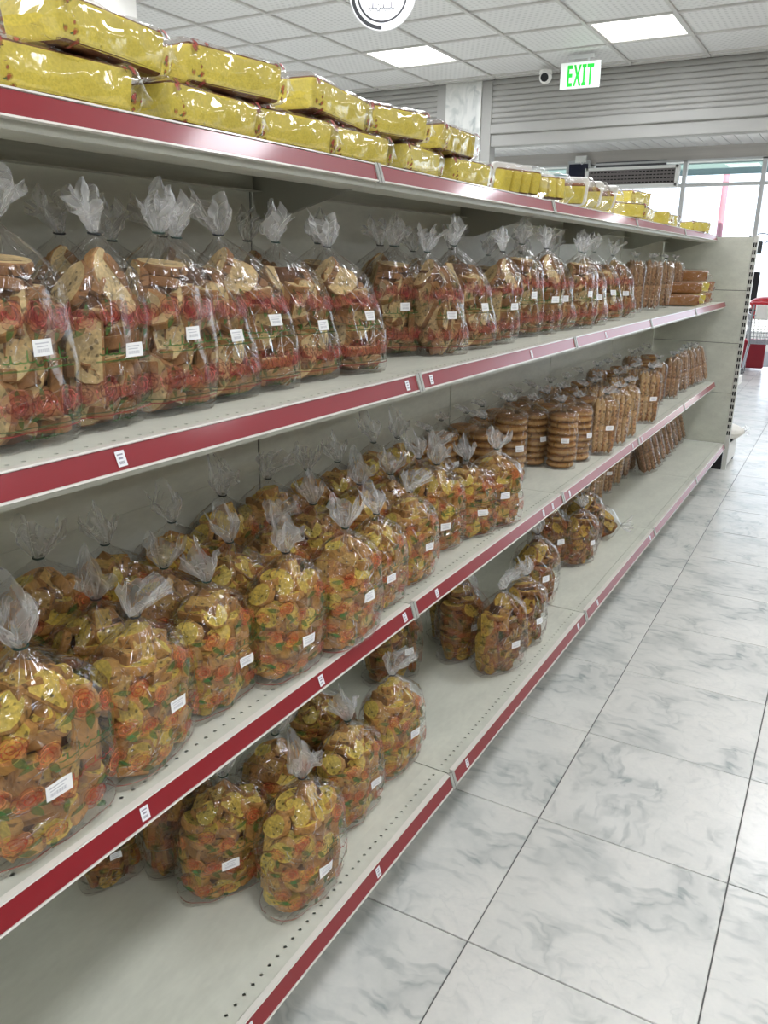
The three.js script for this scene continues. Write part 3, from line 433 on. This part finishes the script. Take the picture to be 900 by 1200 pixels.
function buildBag(kind, variant) {
  const o = new THREE.Group(), s = variant * 3.7 + { big: 1, small: 40, oval: 80, stack: 120, gold: 160, brown: 200 }[kind];
  const spec = {
    big: { W: 0.172, D: 0.118, H: 0.288, shape: 'pillow', ink: inkBig, gh: 0.07, gw: 0.036, fill: shadedCrust },
    small: { W: 0.202, D: 0.122, H: 0.264, shape: 'pillow', ink: inkSmall, gh: 0.072, gw: 0.036, fill: shadedCrust },
    oval: { W: 0.19, D: 0.12, H: 0.278, shape: 'pillow', ink: inkFaint, gh: 0.066, gw: 0.036, fill: shadedCrustDark },
    stack: { W: 0.132, D: 0.132, H: 0.272, shape: 'column', ink: null, gh: 0.03, gw: 0.022, fill: null },
    gold: { W: 0.118, D: 0.08, H: 0.268, shape: 'brick', ink: inkStrip, gh: 0.032, gw: 0.024, fill: null },
    brown: { W: 0.115, D: 0.08, H: 0.282, shape: 'brick', ink: inkStrip, gh: 0.028, gw: 0.022, fill: null },
  }[kind];
  const lean = ['big'].includes(kind) ? [0, 0.02, -0.085, -0.1, -0.07][variant % 5] : rr(-0.015, 0.015);
  const sh = SHAPES[spec.shape], arc = arcs(spec.W, spec.D, sh.n), around = (x) => inverse(arc, x); const fits = (x, y, z) => { const v = clamp(y / spec.H, 0, 1), X = spec.W / 2 * keys(sh.fx, v) - 0.0045, Z = spec.D / 2 * keys(sh.fz, v) - 0.0045; return y > 0.001 && X > 0 && Z > 0 && (Math.abs(x - lean * v ** 1.3) / X) ** sh.n + (Math.abs(z) / Z) ** sh.n < 1; };
  const f = bagSurface({ ...spec, s, lean, wobble: kind === 'stack' || kind === 'gold' || kind === 'brown' ? 0.55 : 1 });
  const bag = part(o, 'bag_film', surf(60, 44, (u, v, p) => f(around(u), v, p), { capBottom: true }), film);
  { const uv = bag.geometry.attributes.uv; const ou = variant * 0.37; for (let i = 0; i < uv.count; i++) uv.setXY(i, uv.getX(i) + ou, uv.getY(i) + ou); }
  if (spec.ink) { const g = surf(60, 36, (u, v, p) => f(around(u), v * 0.8, p, 0.0006)); const uv = g.attributes.uv; for (let i = 0; i < uv.count; i++) uv.setXY(i, 1 - uv.getX(i), uv.getY(i) * 0.8); part(bag, 'printed_pattern', g, spec.ink); }
  const neck = f(0, 1, V3()).add(f(0.5, 1, V3())).multiplyScalar(0.5);
  const gt = part(o, 'gathered_top', gatherGeo(s, spec.gh, spec.gw, lean), filmTop, neck.x, spec.H - 0.001, neck.z);
  part(o, 'twist_tie', new THREE.TorusGeometry(0.0085, 0.0016, 6, 16).rotateX(PI / 2 + 0.15).scale(1.1, 1, 0.9), variant % 2 ? tieRed : tie, neck.x, spec.H, neck.z);
  if (kind !== 'brown' && !(kind === 'gold' && variant)) part(o, 'price_sticker', patch((u, v, p, off) => f(around(u), v, p, off), 0.235 + rr(-0.035, 0.045), rr(0.34, 0.5), 0.034 / ((spec.W + spec.D) * 1.75), 0.021 / spec.H, 0.0014), stickerMat);
  // contents
  if (pieces[kind]) {
    const placed = [], p = V3(), c = V3(), want = { big: 64, small: 125, oval: 84 }[kind], dmin = { big: 0.043, small: 0.0345, oval: 0.041 }[kind], flat = { big: 0.014, small: 0.015, oval: 0.014 }[kind], edge = { big: 0.03, small: 0.02, oval: 0.026 }[kind];
    for (let tries = 0; tries < 6500 && placed.length < want; tries++) {
      const v = rr(0.05, 0.9), u = around(rnd()), facing = rnd() < (kind === 'big' ? 0.45 : 0.55); f(u, v, p); const cx = lean * v ** 1.3; const L = Math.hypot(p.x - cx, p.z), k = Math.max(0.1, (L - (facing ? flat : edge)) / L); c.set(cx + (p.x - cx) * k, p.y, p.z * k);
      if (v > 0.7) c.y -= 0.008;
      const crowded = (k) => placed.some((q) => Math.hypot(q.x - c.x, q.z - c.z, (q.y - c.y) * (!facing && !q.facing ? 2 : 1.15)) < dmin * k);
      if (crowded(1)) continue;
      const out = Math.atan2(p.x - cx, p.z), e = new THREE.Euler(), geo = pick(pieces[kind]), P = geo.attributes.position, mt = new THREE.Matrix4(), qv = V3();
      if (facing) e.set(rr(-0.2, 0.2) - (v > 0.62 ? 0.5 : 0), out + rr(-0.15, 0.15), rr(-PI, PI), 'YXZ'); else e.set(-PI / 2 + rr(-0.4, 0.4), out + rr(-0.4, 0.4), rr(-0.4, 0.4), 'YXZ');
      let ok = false;
      for (let step = 0; step < 12 && !ok; step++) { // push the piece inwards until the bag holds all of it
        mt.makeRotationFromEuler(e).setPosition(c); ok = true; let low = 0, high = 0;
        for (let i = 0; i < P.count; i += 2) { qv.fromBufferAttribute(P, i).applyMatrix4(mt); if (qv.y < 0.002) low = Math.max(low, 0.003 - qv.y); else if (!fits(qv.x, qv.y, qv.z)) { ok = false; if (qv.y > c.y + 0.012 && v > 0.6) high = 0.004; } }
        if (low) { c.y += low; ok = false; } else if (!ok) { c.x += (cx - c.x) * 0.13; c.z *= 0.87; c.y -= high; }
      }
      if (!ok || crowded(0.82)) continue;
      const m = part(o, kind === 'small' ? 'rusk_piece' : 'rusk_slice', geo, breadMat, c.x, c.y, c.z); m.rotation.copy(e);
      const at = c.clone(); at.facing = facing; placed.push(at);
    }
    const core = part(o, 'shaded_bread_core', surf(18, 12, (u, v, q) => f(u, 0.03 + v * 0.8, q, -0.001, 0.5), { capBottom: true, capTop: true }), spec.fill); core.userData.kind = 'stuff';  // inner core coloured dark so gaps between pieces look shaded
  } else if (kind === 'stack') {
    let y = 0.004; for (let i = 0; i < 8; i++) { const m = part(o, 'round_rusk', discs[(i + variant) % 3], breadMat, rr(-0.003, 0.003), y, rr(-0.003, 0.003)); m.rotation.set(rr(-0.03, 0.03), rr(0, 6), rr(-0.03, 0.03)); y += 0.0272; }
  } else {
    const set = kind === 'gold' ? sticksGold : sticksBrown, nx = kind === 'gold' ? 4 : 3, nz = kind === 'gold' ? 3 : 2;
    for (let i = 0; i < nx; i++) for (let j = 0; j < nz; j++) { const m = part(o, 'bread_stick', pick(set), breadMat, (i - (nx - 1) / 2) * spec.W * 0.84 / nx, 0.004 + rr(0, 0.006), (j - (nz - 1) / 2) * spec.D * 0.8 / nz); m.rotation.set(rr(-0.02, 0.02), pick([0, 0, PI]) + rr(-0.2, 0.2), rr(-0.025, 0.025)); }
  }
  return o;
}
function bag(kind, variant, name, label, category, [x, y, z], yaw, group, { scale = 1, tilt } = {}) {
  const key = kind + variant; protos[key] ??= buildBag(kind, variant);
  const o = protos[key].clone(); o.name = numbered(name); o.userData = { label, category }; if (group) o.userData.group = group;
  o.position.set(x, y, z); o.rotation.order = 'YXZ'; o.rotation.set(0, yaw, 0); o.scale.setScalar(scale);
  if (tilt) { const q = new THREE.Quaternion().setFromEuler(new THREE.Euler(...tilt, 'XYZ')); o.quaternion.premultiply(q); }
  scene.add(o); return o;
}
const ORD = ['first', 'second', 'third', 'fourth', 'fifth', 'sixth', 'seventh', 'eighth', 'ninth', 'tenth', 'eleventh', 'twelfth', 'thirteenth', 'fourteenth', 'fifteenth', 'sixteenth', 'seventeenth', 'eighteenth', 'nineteenth', 'twentieth'];
const face = (d) => rad(d); // yaw of the printed side: 90 looks straight across the aisle
const Y = SH.map((y) => y + 0.0005);
const near = (n, what) => (n === 0 ? 'leftmost in ' : ORD[n] + ' from left in ') + what;

// second shelf: tall bags of large rusk slices [x, z, yaw, variant, scale]
const A = [[-0.25, 0.97, 94, 0, 1.04], [-0.27, 0.805, 97, 1, 1], [-0.27, 0.655, 88, 0, 1.02], [-0.285, 0.505, 84, 2, 1], [-0.295, 0.36, 80, 3, 1.03], [-0.3, 0.2, 80, 2, 1.0], [-0.275, 0.03, 78, 3, 0.98], [-0.385, -0.33, 62, 0, 1.02], [-0.28, -0.44, 70, 4, 0.97], [-0.285, -0.645, 72, 2, 1.04], [-0.285, -0.84, 75, 1, 1.0], [-0.32, -1.13, 72, 0, 1.1], [-0.3, -1.29, 66, 1, 1.06], [-0.3, -1.49, 68, 4, 1.07], [-0.265, -1.64, 70, 0, 1.04], [-0.27, -1.86, 68, 4, 1.03], [-0.3, -2.2, 56, 2, 1.06], [-0.3, -2.47, 58, 4, 1.02]];
A.forEach(([x, z, yaw, v, sc], n) => bag('big', v, 'bread_bag', 'rose-printed bag of large rusk slices, ' + near(n, 'front row of second shelf'), 'bread bag', [x, Y[1], z], face(yaw), 'large rusk bags on the second shelf', { scale: sc }));
for (let n = 0; n < 15; n++) { const z = 0.93 - n * 0.215 + rr(-0.03, 0.03); bag('big', n % 5, 'bread_bag', 'bag of large rusk slices, ' + near(n, 'back row of second shelf'), 'bread bag', [-0.47 + rr(-0.02, 0.02), Y[1], z], face(rr(50, 85)), 'large rusk bags on the second shelf', { scale: rr(0.97, 1.04) }); }
// second shelf, far end: tall brown toast packs and boxed loaves
[[-0.365, -2.97, 40], [-0.345, -3.3, 40], [-0.35, -3.64, 42], [-0.36, -4.02, 40]].forEach(([x, z, yaw], n) => bag('brown', n % 3, 'toast_pack', 'tall bag of brown toast sticks, ' + near(n, 'group at far second shelf'), 'bread bag', [x, Y[1], z], face(yaw), 'toast packs on the second shelf', { scale: 1.04 }));

// third shelf: yellow rusk bags
const B = [[-0.205, 1.045, 91, 0, 1.17], [-0.212, 0.825, 97, 1, 1.02], [-0.235, 0.615, 95, 2, 0.98], [-0.195, 0.44, 88, 3, 1], [-0.165, 0.255, 90, 4, 1.03], [-0.205, 0.055, 84, 0, 0.92], [-0.215, -0.14, 82, 1, 0.95], [-0.27, -0.4, 66, 3, 1.0], [-0.235, -0.57, 58, 2, 0.94], [-0.205, -0.715, 60, 4, 0.98]];
B.forEach(([x, z, yaw, v, sc], n) => bag('small', v, 'rusk_bag', 'rose-printed bag of yellow rusks, ' + near(n, 'front row of third shelf'), 'bread bag', [x, Y[2], z], face(yaw), 'yellow rusk bags on the third shelf', { scale: sc }));
const B2 = [0.965, 0.79, 0.615, 0.44, 0.265, 0.09, -0.085, -0.26, -0.43, -0.58];
B2.forEach((z, n) => bag('small', (n + 2) % 5, 'rusk_bag', 'bag of yellow rusk pieces, ' + near(n, 'middle row of third shelf'), 'bread bag', [-0.35 + rr(-0.012, 0.012), Y[2], z], face(rr(62, 96)), 'yellow rusk bags on the third shelf', { scale: rr(0.94, 1.02) }));
for (let n = 0; n < 10; n++) bag('small', (n * 3 + 1) % 5, 'rusk_bag', 'bag of yellow rusk pieces, ' + near(n, 'back row of third shelf'), 'bread bag', [-0.51 + rr(-0.012, 0.008), Y[2], 0.96 - n * 0.175 + rr(-0.02, 0.02)], face(rr(70, 100)), 'yellow rusk bags on the third shelf', { scale: rr(1.02, 1.14) });
// third shelf: round rusk stacks
const Cs = [[-0.5, -0.79], [-0.53, -0.98], [-0.4, -1.08], [-0.53, -1.17], [-0.395, -1.32], [-0.525, -1.36], [-0.27, -1.62], [-0.4, -1.6], [-0.26, -1.79], [-0.53, -1.55], [-0.4, -1.8], [-0.53, -1.74], [-0.53, -1.92], [-0.4, -1.99]];
Cs.sort((a, b) => b[1] - a[1]).forEach(([x, z], n) => bag('stack', n % 3, 'round_rusk_stack', 'bag holding stacked round rusks, ' + near(n, 'round stacks on third shelf'), 'bread bag', [x, Y[2], z], face(rr(20, 90)), 'round rusk stacks', { scale: z === -1.32 ? 1.15 : rr(1.0, 1.04) }));
// third shelf: breadstick packs
[[-0.195, -1.95, 38], [-0.195, -2.18, 40], [-0.2, -2.4, 40], [-0.2, -2.84, 36]].forEach(([x, z, yaw], n) => bag('gold', n % 3, 'breadstick_pack', 'upright pack of golden breadsticks, ' + near(n, 'those along the third shelf edge'), 'bread bag', [x, Y[2], z], face(yaw), 'golden breadstick packs', { scale: n === 3 ? 1.12 : 1.03 }));
for (let n = 0; n < 7; n++) bag(n % 2 ? 'gold' : 'stack', n % 3, n % 2 ? 'breadstick_pack' : 'round_rusk_stack', 'bag of ' + (n % 2 ? 'breadsticks' : 'round rusks') + ', ' + near(n, 'row behind golden breadstick packs'), 'bread bag', [-0.35 + rr(-0.02, 0.02), Y[2], -2.15 - n * 0.19], face(rr(30, 80)), 'bags behind the breadstick packs');
for (let n = 0; n < 9; n++) bag(n % 3 ? 'stack' : 'brown', n % 3, n % 3 ? 'round_rusk_stack' : 'toast_pack', 'bag of brown ' + (n % 3 ? 'rusks' : 'toast sticks') + ', ' + near(n, 'far third shelf back row'), 'bread bag', [-0.51, Y[2], -2.12 - n * 0.27], face(rr(30, 80)), 'bags at the back of the far third shelf');
[[-0.29, -3.5, 40, 0], [-0.26, -3.8, 40, 0], [-0.25, -4.1, 46, 0.1], [-0.24, -4.34, 46, 0.16], [-0.22, -4.5, 50, 0.24], [-0.2, -4.64, 52, 0.28]].forEach(([x, z, yaw, l], n) => bag('brown', n % 3, 'toast_pack', 'dark toast pack ' + (l ? 'leaning' : 'upright') + ', ' + near(n, 'front group at far third shelf'), 'bread bag', [x, Y[2] + l * 0.055, z], face(yaw), 'toast packs on the third shelf', { tilt: [l, 0, l * 0.7] }));

// bottom shelf
const K = [['small', -0.25, 0.6, 64, 0, 1.02, 'left of the foremost bag'], ['small', -0.095, 0.535, 86, 3, 1.06, 'foremost at the front edge'], ['small', -0.145, 0.265, 90, 2, 1.0, 'second along the front edge'], ['small', -0.155, 0.045, 84, 1, 1.03, 'third along the front edge'],
  ['small', -0.255, 0.41, 74, 4, 1.0, 'behind the foremost bags, only its round top showing'], ['oval', -0.37, 0.6, 60, 0, 0.95, 'in shade left of the others'], ['oval', -0.47, 0.72, 70, 1, 0.7, 'slumped at the very back left'], ['small', -0.3, 0.17, 70, 0, 0.95, 'hidden behind the third front bag'],
  ['oval', -0.39, -0.37, 60, 2, 1.0, 'deep in shade with wide slices'], ['oval', -0.255, -0.63, 64, 1, 1.02, 'left of the front edge pair'], ['oval', -0.115, -0.61, 66, 0, 1.02, 'nearer of the front edge pair'], ['oval', -0.115, -0.81, 66, 2, 0.95, 'farther of the front edge pair'],
  ['oval', -0.35, -0.75, 60, 0, 1.0, 'behind the pair, mostly hidden'], ['oval', -0.195, -1.16, 66, 3, 1.08, 'tall and shiny, half way along'], ['oval', -0.28, -1.6, 60, 1, 1.08, 'wide, behind the tall shiny one'], ['oval', -0.19, -1.72, 66, 2, 0.94, 'narrow, squeezed beside the wide one'], ['oval', -0.24, -1.95, 56, 3, 1.05, 'upright, just before the lying bag']];
for (const [kind, x, z, yaw, v, sc, where] of K) bag(kind, v, 'rusk_bag', 'bag of yellow rusks on bottom shelf, ' + where, 'bread bag', [x, Y[3], z], face(yaw), 'rusk bags on the bottom shelf', { scale: sc });
bag('oval', 3, 'rusk_bag', 'clear bag of rusk slices lying on its side on the bottom shelf', 'bread bag', [-0.36, Y[3] + 0.062, -2.12], 0, 'rusk bags on the bottom shelf', { scale: 0.95, tilt: [0.0, 0, -1.5] });
for (let n = 0; n < 7; n++) bag(n < 5 ? 'gold' : 'brown', n % 3, 'breadstick_pack', 'upright breadstick pack, ' + near(n, 'row on bottom shelf'), 'bread bag', [-0.42, Y[3], -2.35 - n * 0.2], face(40), 'upright packs on the bottom shelf', { scale: 1.0 });
for (let n = 0; n < 8; n++) bag('brown', n % 3, 'breadstick_pack', 'brown breadstick pack leaning back, ' + near(n, 'leaning row on bottom shelf'), 'bread bag', [-0.275 - n * 0.004, Y[3] + 0.017, -3.52 - n * 0.165], face(42), 'leaning packs on the bottom shelf', { tilt: [0.12, 0, 0.3], scale: 1.0 });

// ---------------------------------------------------------------- wrapped cakes
function cakeGeo(L, h, d, c) { // long axis x
  const g = new RoundedBoxGeometry(L, h, d, 3, 0.01), p = g.attributes.position; for (let i = 0; i < p.count; i++) { const k = 1 + (p.getY(i) / h) * 0.1; p.setZ(i, p.getZ(i) * k + noise(p.getX(i) * 20, p.getY(i) * 30, 5) * 0.003); p.setX(i, p.getX(i) * (1 + p.getY(i) / h * 0.04)); p.setY(i, p.getY(i) + noise(p.getX(i) * 14, p.getZ(i) * 20, 9) * 0.004); }
  g.computeVertexNormals(); const s = srgb(c), b = srgb('#6b3c1a'); paint(g, (q, n) => (Math.abs(n.y) > 0.5 ? b : s)); const uv = g.attributes.uv; for (let i = 0; i < uv.count; i++) uv.setXY(i, (p.getX(i) + p.getZ(i)) * 7, p.getY(i) * 7 + p.getZ(i) * 3); return g;
}
function wrapFn(L, h, d, s, flare) { return (u, v, p, off = 0) => { const a = u * 2 * PI, ca = Math.cos(a), sa = Math.sin(a), t = v * 2 - 1, at = Math.abs(t), e = 0.5, end = at > 0.8 ? (at - 0.8) / 0.2 : 0, q = lerp(1, 0.16, end ** 0.7), qx = lerp(1, flare, end);
  const y = Math.sign(sa) * Math.abs(sa) ** e * (h / 2 + 0.004) * q, z = Math.sign(ca) * Math.abs(ca) ** e * (d / 2 + 0.007) * qx, x = t * (L / 2 + 0.035), r = (1 - Math.abs(noise(x * 18 + s, y * 24, z * 18)) * 2.6) * 0.004 + Math.sin(a * 8 + s) * 0.003 * end; const k = Math.hypot(y, z) || 1; p.set(x, y + y / k * (r + off) - 0.2 * h * end, z + z / k * (r + off)); return p; }; }
const cakeBits = {};
function buildCake(kind) {
  const o = new THREE.Group(), L = kind === 'short' ? 0.15 : 0.228, h = 0.064, d = 0.105, s = kind.length * 3.3, f0 = wrapFn(L, h, d, s, 0.85), arc = arcs(d, h, 4), f = (u, v, p, off) => f0(inverse(arc, u), v, p, off);
  if (kind === 'sliced') { const g = cakeGeo(0.021, h, d, '#dcc75a'); for (let i = 0; i < 10; i++) { const m = part(o, 'cake_slice', g, spongeMat, -0.104 + i * 0.023, h / 2 + 0.004, 0); m.rotation.z = rr(-0.06, 0.06); } } else part(o, 'cake_loaf', kind === 'brown' ? paint(cakeGeo(L, h, d, '#e3cf5a'), (q, n) => srgb(Math.abs(n.x) > 0.7 ? '#e0c878' : '#a06c3a')) : cakeGeo(L, h, d, '#e3cf5a'), spongeMat, 0, h / 2 + 0.004, 0);
  const w = part(o, 'wrapper', surf(44, 40, (u, v, p) => f(u, v, p)), filmWrap, 0, h / 2 + 0.006, 0); { const uv = w.geometry.attributes.uv; for (let i = 0; i < uv.count; i++) uv.setXY(i, uv.getX(i), uv.getY(i)); }
  const g = surf(44, 32, (u, v, p) => f(u, 0.08 + v * 0.84, p, 0.0006)); const uv = g.attributes.uv; for (let i = 0; i < uv.count; i++) { const a = uv.getX(i), b = uv.getY(i); uv.setXY(i, b, a); } part(w, 'printed_pattern', g, inkCake);
  return o;
}
const lastCake = {};
function cake(kind, label, [x, y, z], yaw, tiltZ = 0, group = 'wrapped cakes on the top shelf', sc = 1) { cakeBits[kind] ??= buildCake(kind); const o = cakeBits[kind].clone(); o.name = numbered('wrapped_cake'); o.userData = { label, category: 'cake', group }; o.position.set(x, y, z); o.rotation.order = 'YXZ'; o.rotation.set(0, rad(yaw), tiltZ); o.scale.setScalar(sc); scene.add(o); return o; }
const y0 = Y[0], y1 = Y[0] + 0.069;
[[0.81, 86], [0.505, 92], [0.275, 84], [0.03, 88], [-0.26, 95], [-0.56, 86]].forEach(([z, yaw], n) => cake('loaf', 'wrapped yellow sponge cake, ' + near(n, 'lower layer on top shelf'), [-0.315, y0, z], yaw));
[[0.73, 98, 'loaf', 0.0], [0.445, 86, 'loaf', 0.02], [0.125, 94, 'loaf', -0.05], [-0.135, 82, 'loaf', 0.03], [-0.46, 92, 'sliced', 0]].forEach(([z, yaw, k, t], n) => cake(k, 'wrapped yellow ' + (k === 'sliced' ? 'sliced ' : '') + 'sponge cake, ' + near(n, 'upper layer on top shelf'), [-0.31, y1, z], yaw, t));
[1.08].forEach((z) => { cake('loaf', 'yellow sponge cake in clear wrap at the left edge, lower layer', [-0.31, y0, z], 92); });
[[-2.35, 60, 'loaf'], [-2.75, 95, 'loaf'], [-3.05, 50, 'short'], [-3.35, 80, 'short']].forEach(([z, yaw, k], n) => cake(k, 'loosely wrapped yellow cake, ' + near(n, 'row beyond the trays on top shelf'), [-0.315, y0, z], yaw));
cake('loaf', 'yellow cake in clear wrap lying on top of the far top shelf cakes', [-0.33, y1, -2.62], 80); cake('short', 'small yellow cake in clear wrap nearest the far end of the top shelf', [-0.3, y0, -4.2], 60); cake('short', 'last small wrapped cake at the far end of the top shelf', [-0.31, y0, -4.55], 100);
// foam trays with cake slices standing on the top shelf
{
  const trayG = (() => { const s = new THREE.Shape(), w = 0.095, h = 0.046, r = 0.016; s.moveTo(-w + r, -h); s.lineTo(w - r, -h); s.quadraticCurveTo(w, -h, w, -h + r); s.lineTo(w, h - r); s.quadraticCurveTo(w, h, w - r, h); s.lineTo(-w + r, h); s.quadraticCurveTo(-w, h, -w, h - r); s.lineTo(-w, -h + r); s.quadraticCurveTo(-w, -h, -w + r, -h); return new THREE.ExtrudeGeometry(s, { depth: 0.006, bevelEnabled: true, bevelSize: 0.006, bevelThickness: 0.003, bevelSegments: 2 }); })();
  const slice = cakeGeo(0.043, 0.072, 0.045, '#dcc650'), block = cakeGeo(0.15, 0.072, 0.04, '#e3cf5a'), wf = wrapFn(0.19, 0.094, 0.066, 3.3, 1), wrapG = surf(36, 20, (u, v, p) => wf(u, v, p));
  [[-1.02, 0.15, 1], [-1.28, -0.05, 3], [-1.52, 0.35, 0], [-1.72, 0.5, 0], [-1.93, 0.62, 0]].forEach(([z, lean, k], n) => {
    const t = thing('cake_tray', 'film-wrapped white tray of yellow cake, ' + near(n, 'trays on top shelf'), 'cake tray', [-0.31, y0 + 0.054, z], 0, 'cake trays on the top shelf'); t.rotation.set(lean * 0.9, rad(k ? 70 : 35), 0, 'YXZ');
    part(t, 'tray', trayG, foam, 0, 0, -0.03);
    if (k) for (let i = 0; i < 4; i++) part(t, 'cake_slice', slice, spongeMat, -0.072 + i * 0.048, 0, 0.006).rotation.y = PI / 2 * 0; else part(t, 'cake_block', block, spongeMat, 0, 0, 0.004);
    part(t, 'wrapper', wrapG, filmWrap, 0, 0, 0);
  });
}
// loaf cakes piled at the far end of the second shelf
[[-3.95, 0, 0], [-4.2, 0, 0.02], [-4.47, 0, 0], [-4.0, 1, 0], [-4.3, 1, 0.01], [-4.55, 1, 0], [-4.15, 2, 0]].forEach(([z, l, t], n) => cake(n % 3 === 1 ? 'loaf' : 'brown', 'wrapped loaf cake, ' + ['nearest in bottom layer', 'middle in bottom layer', 'farthest in bottom layer', 'nearest in middle layer', 'middle in middle layer', 'farthest in middle layer', 'alone on top'][n] + ' of far second shelf pile', [-0.3, Y[1] + l * 0.075, z], 30 + (n % 3) * 12, 0, 'loaf cakes at the far end of the second shelf', 1.05));

// ---------------------------------------------------------------- things beyond the end panel
{
  const b = thing('paper_bag', 'crumpled white bag lying on the low end display', 'bag', [-0.02, 0.19, -5.1]);
  part(b, 'body', surf(26, 14, (u, v, p) => { const a = u * 2 * PI, r = Math.sin(v * PI) ** 0.6; p.set(Math.cos(a) * r * 0.12 + noise(u * 6, v * 5, 2) * 0.02, 0.05 - Math.cos(v * PI) * 0.05 + noise(Math.cos(a) * 3, v * 6, 6) * 0.02 * r + 0.01, Math.sin(a) * r * 0.15); }), std('#e6e2d8', 0.6)); part(b, 'gathered_end', gatherGeo(2.2, 0.05, 0.04, 0).rotateZ(-1.3), filmTop, 0.1, 0.07, -0.02);
  // trolley
  const t = thing('shopping_trolley', 'chrome wire shopping trolley with a red handle beyond the end panel', 'trolley', [-0.36, 0, -10.9], rad(100));
  const w = [], L = 0.8, WD = 0.5, yb = 0.48, yt = 0.86; const bar = (a, c, r = 0.0035) => w.push(rod(a, c, r, 5));
  for (let i = 0; i <= 16; i++) { const x = -L / 2 + L * i / 16; for (const s of [-1, 1]) bar([x * 0.92, yb, s * WD * 0.42], [x, yt, s * WD / 2]); bar([x * 0.92, yb, -WD * 0.42], [x * 0.92, yb, WD * 0.42]); }
  for (let i = 0; i <= 10; i++) { const z = -0.5 + i / 10; for (const s of [-1, 1]) bar([s * L * 0.46, yb, z * WD * 0.84], [s * L / 2, yt, z * WD]); }
  for (let j = 0; j <= 4; j++) { const k = j / 4, y = lerp(yb, yt, k), l = lerp(L * 0.46, L / 2, k), d = lerp(WD * 0.42, WD / 2, k), r = j === 4 ? 0.007 : 0.0045; bar([-l, y, -d], [l, y, -d], r); bar([-l, y, d], [l, y, d], r); bar([-l, y, -d], [-l, y, d], r); bar([l, y, -d], [l, y, d], r); }
  part(t, 'basket', merge(w), chrome);
  const fr = []; for (const s of [-1, 1]) fr.push(tube([[-0.52, 1.02, s * 0.24], [-0.42, 0.82, s * 0.24], [-0.3, 0.46, s * 0.22], [0.0, 0.42, s * 0.2], [0.32, 0.14, s * 0.2]], 0.014, 30, 8), tube([[0.05, 0.44, s * 0.2], [-0.3, 0.14, s * 0.26]], 0.014, 12, 8), rod([-0.32, 0.14, s * 0.26], [0.34, 0.14, s * 0.2], 0.013)); part(t, 'frame', merge(fr), chrome);
  for (const [x, z] of [[-0.3, 0.26], [-0.3, -0.26], [0.33, 0.2], [0.33, -0.2]]) { const c = part(t, 'wheel', new THREE.CylinderGeometry(0.06, 0.06, 0.028, 20).rotateX(PI / 2), std('#6a6c70', 0.6), x, 0.06, z); part(c, 'fork', merge([box(0.04, 0.1, 0.004, 0, 0.03, 0.018), box(0.04, 0.1, 0.004, 0, 0.03, -0.018)]), alu); }
  part(t, 'handle', rod([-0.52, 1.02, -0.26], [-0.52, 1.02, 0.26], 0.018, 12), redPlastic); part(t, 'child_seat', new RoundedBoxGeometry(0.1, 0.2, 0.4, 2, 0.02), foam, -0.36, 0.9, 0);
  const rb = thing('red_basket', 'red plastic hand basket standing in the shopping trolley', 'basket', [-0.36, 0.8, -10.9], rad(10));
  part(rb, 'body', extrudeZ([[-0.2, 0], [0.2, 0], [0.26, 0.2], [-0.26, 0.2]], -0.16, 0.16), redPlastic); part(rb, 'rim', new RoundedBoxGeometry(0.58, 0.03, 0.38, 2, 0.012), redPlastic, 0, 0.2, 0); part(rb, 'band', box(0.54, 0.03, 0.35, 0, 0.11, 0), black); part(rb, 'lid', new THREE.SphereGeometry(0.26, 20, 10, 0, 2 * PI, 0, PI / 2).scale(1, 0.35, 0.68), redPlastic, 0, 0.21, 0);
  const rc = thing('red_crate', 'dark red crate standing on the floor behind the trolley legs', 'crate', [-0.62, 0, -11.72], rad(6)); part(rc, 'body', new RoundedBoxGeometry(0.42, 0.4, 0.32, 2, 0.03), std('#8e1024', 0.5), 0, 0.23, 0); part(rc, 'rim', new RoundedBoxGeometry(0.46, 0.04, 0.36, 2, 0.012), std('#a01428', 0.5), 0, 0.42, 0);
  const ps = thing('monitor_stand', 'black upright screen stand near the shop window', 'stand', [-0.71, 0, -12.02]); part(ps, 'pole', rod([0, 0, 0], [0, 1.0, 0], 0.025, 10), black); part(ps, 'screen', new RoundedBoxGeometry(0.1, 0.42, 0.05, 2, 0.015), black, 0, 1.2, 0); part(ps, 'foot', new THREE.CylinderGeometry(0.1, 0.11, 0.03, 20).translate(0, 0.015, 0), black);
  const mi = thing('mirror_arm', 'dark vehicle mirror on a thin arm seen outside the window', 'mirror', [-0.95, 0, -13.4]); part(mi, 'pole', rod([0, 0, 0], [0, 1.72, 0], 0.014, 8), black); part(mi, 'head', new RoundedBoxGeometry(0.14, 0.2, 0.05, 2, 0.02), black, 0.05, 1.78, 0); part(mi, 'arm', tube([[-0.1, 1.95, 0], [0.1, 2.0, 0], [0.25, 1.95, 0], [0.16, 1.85, 0]], 0.01), std('#4a4c50', 0.5));
}
renderer.render(scene, camera);
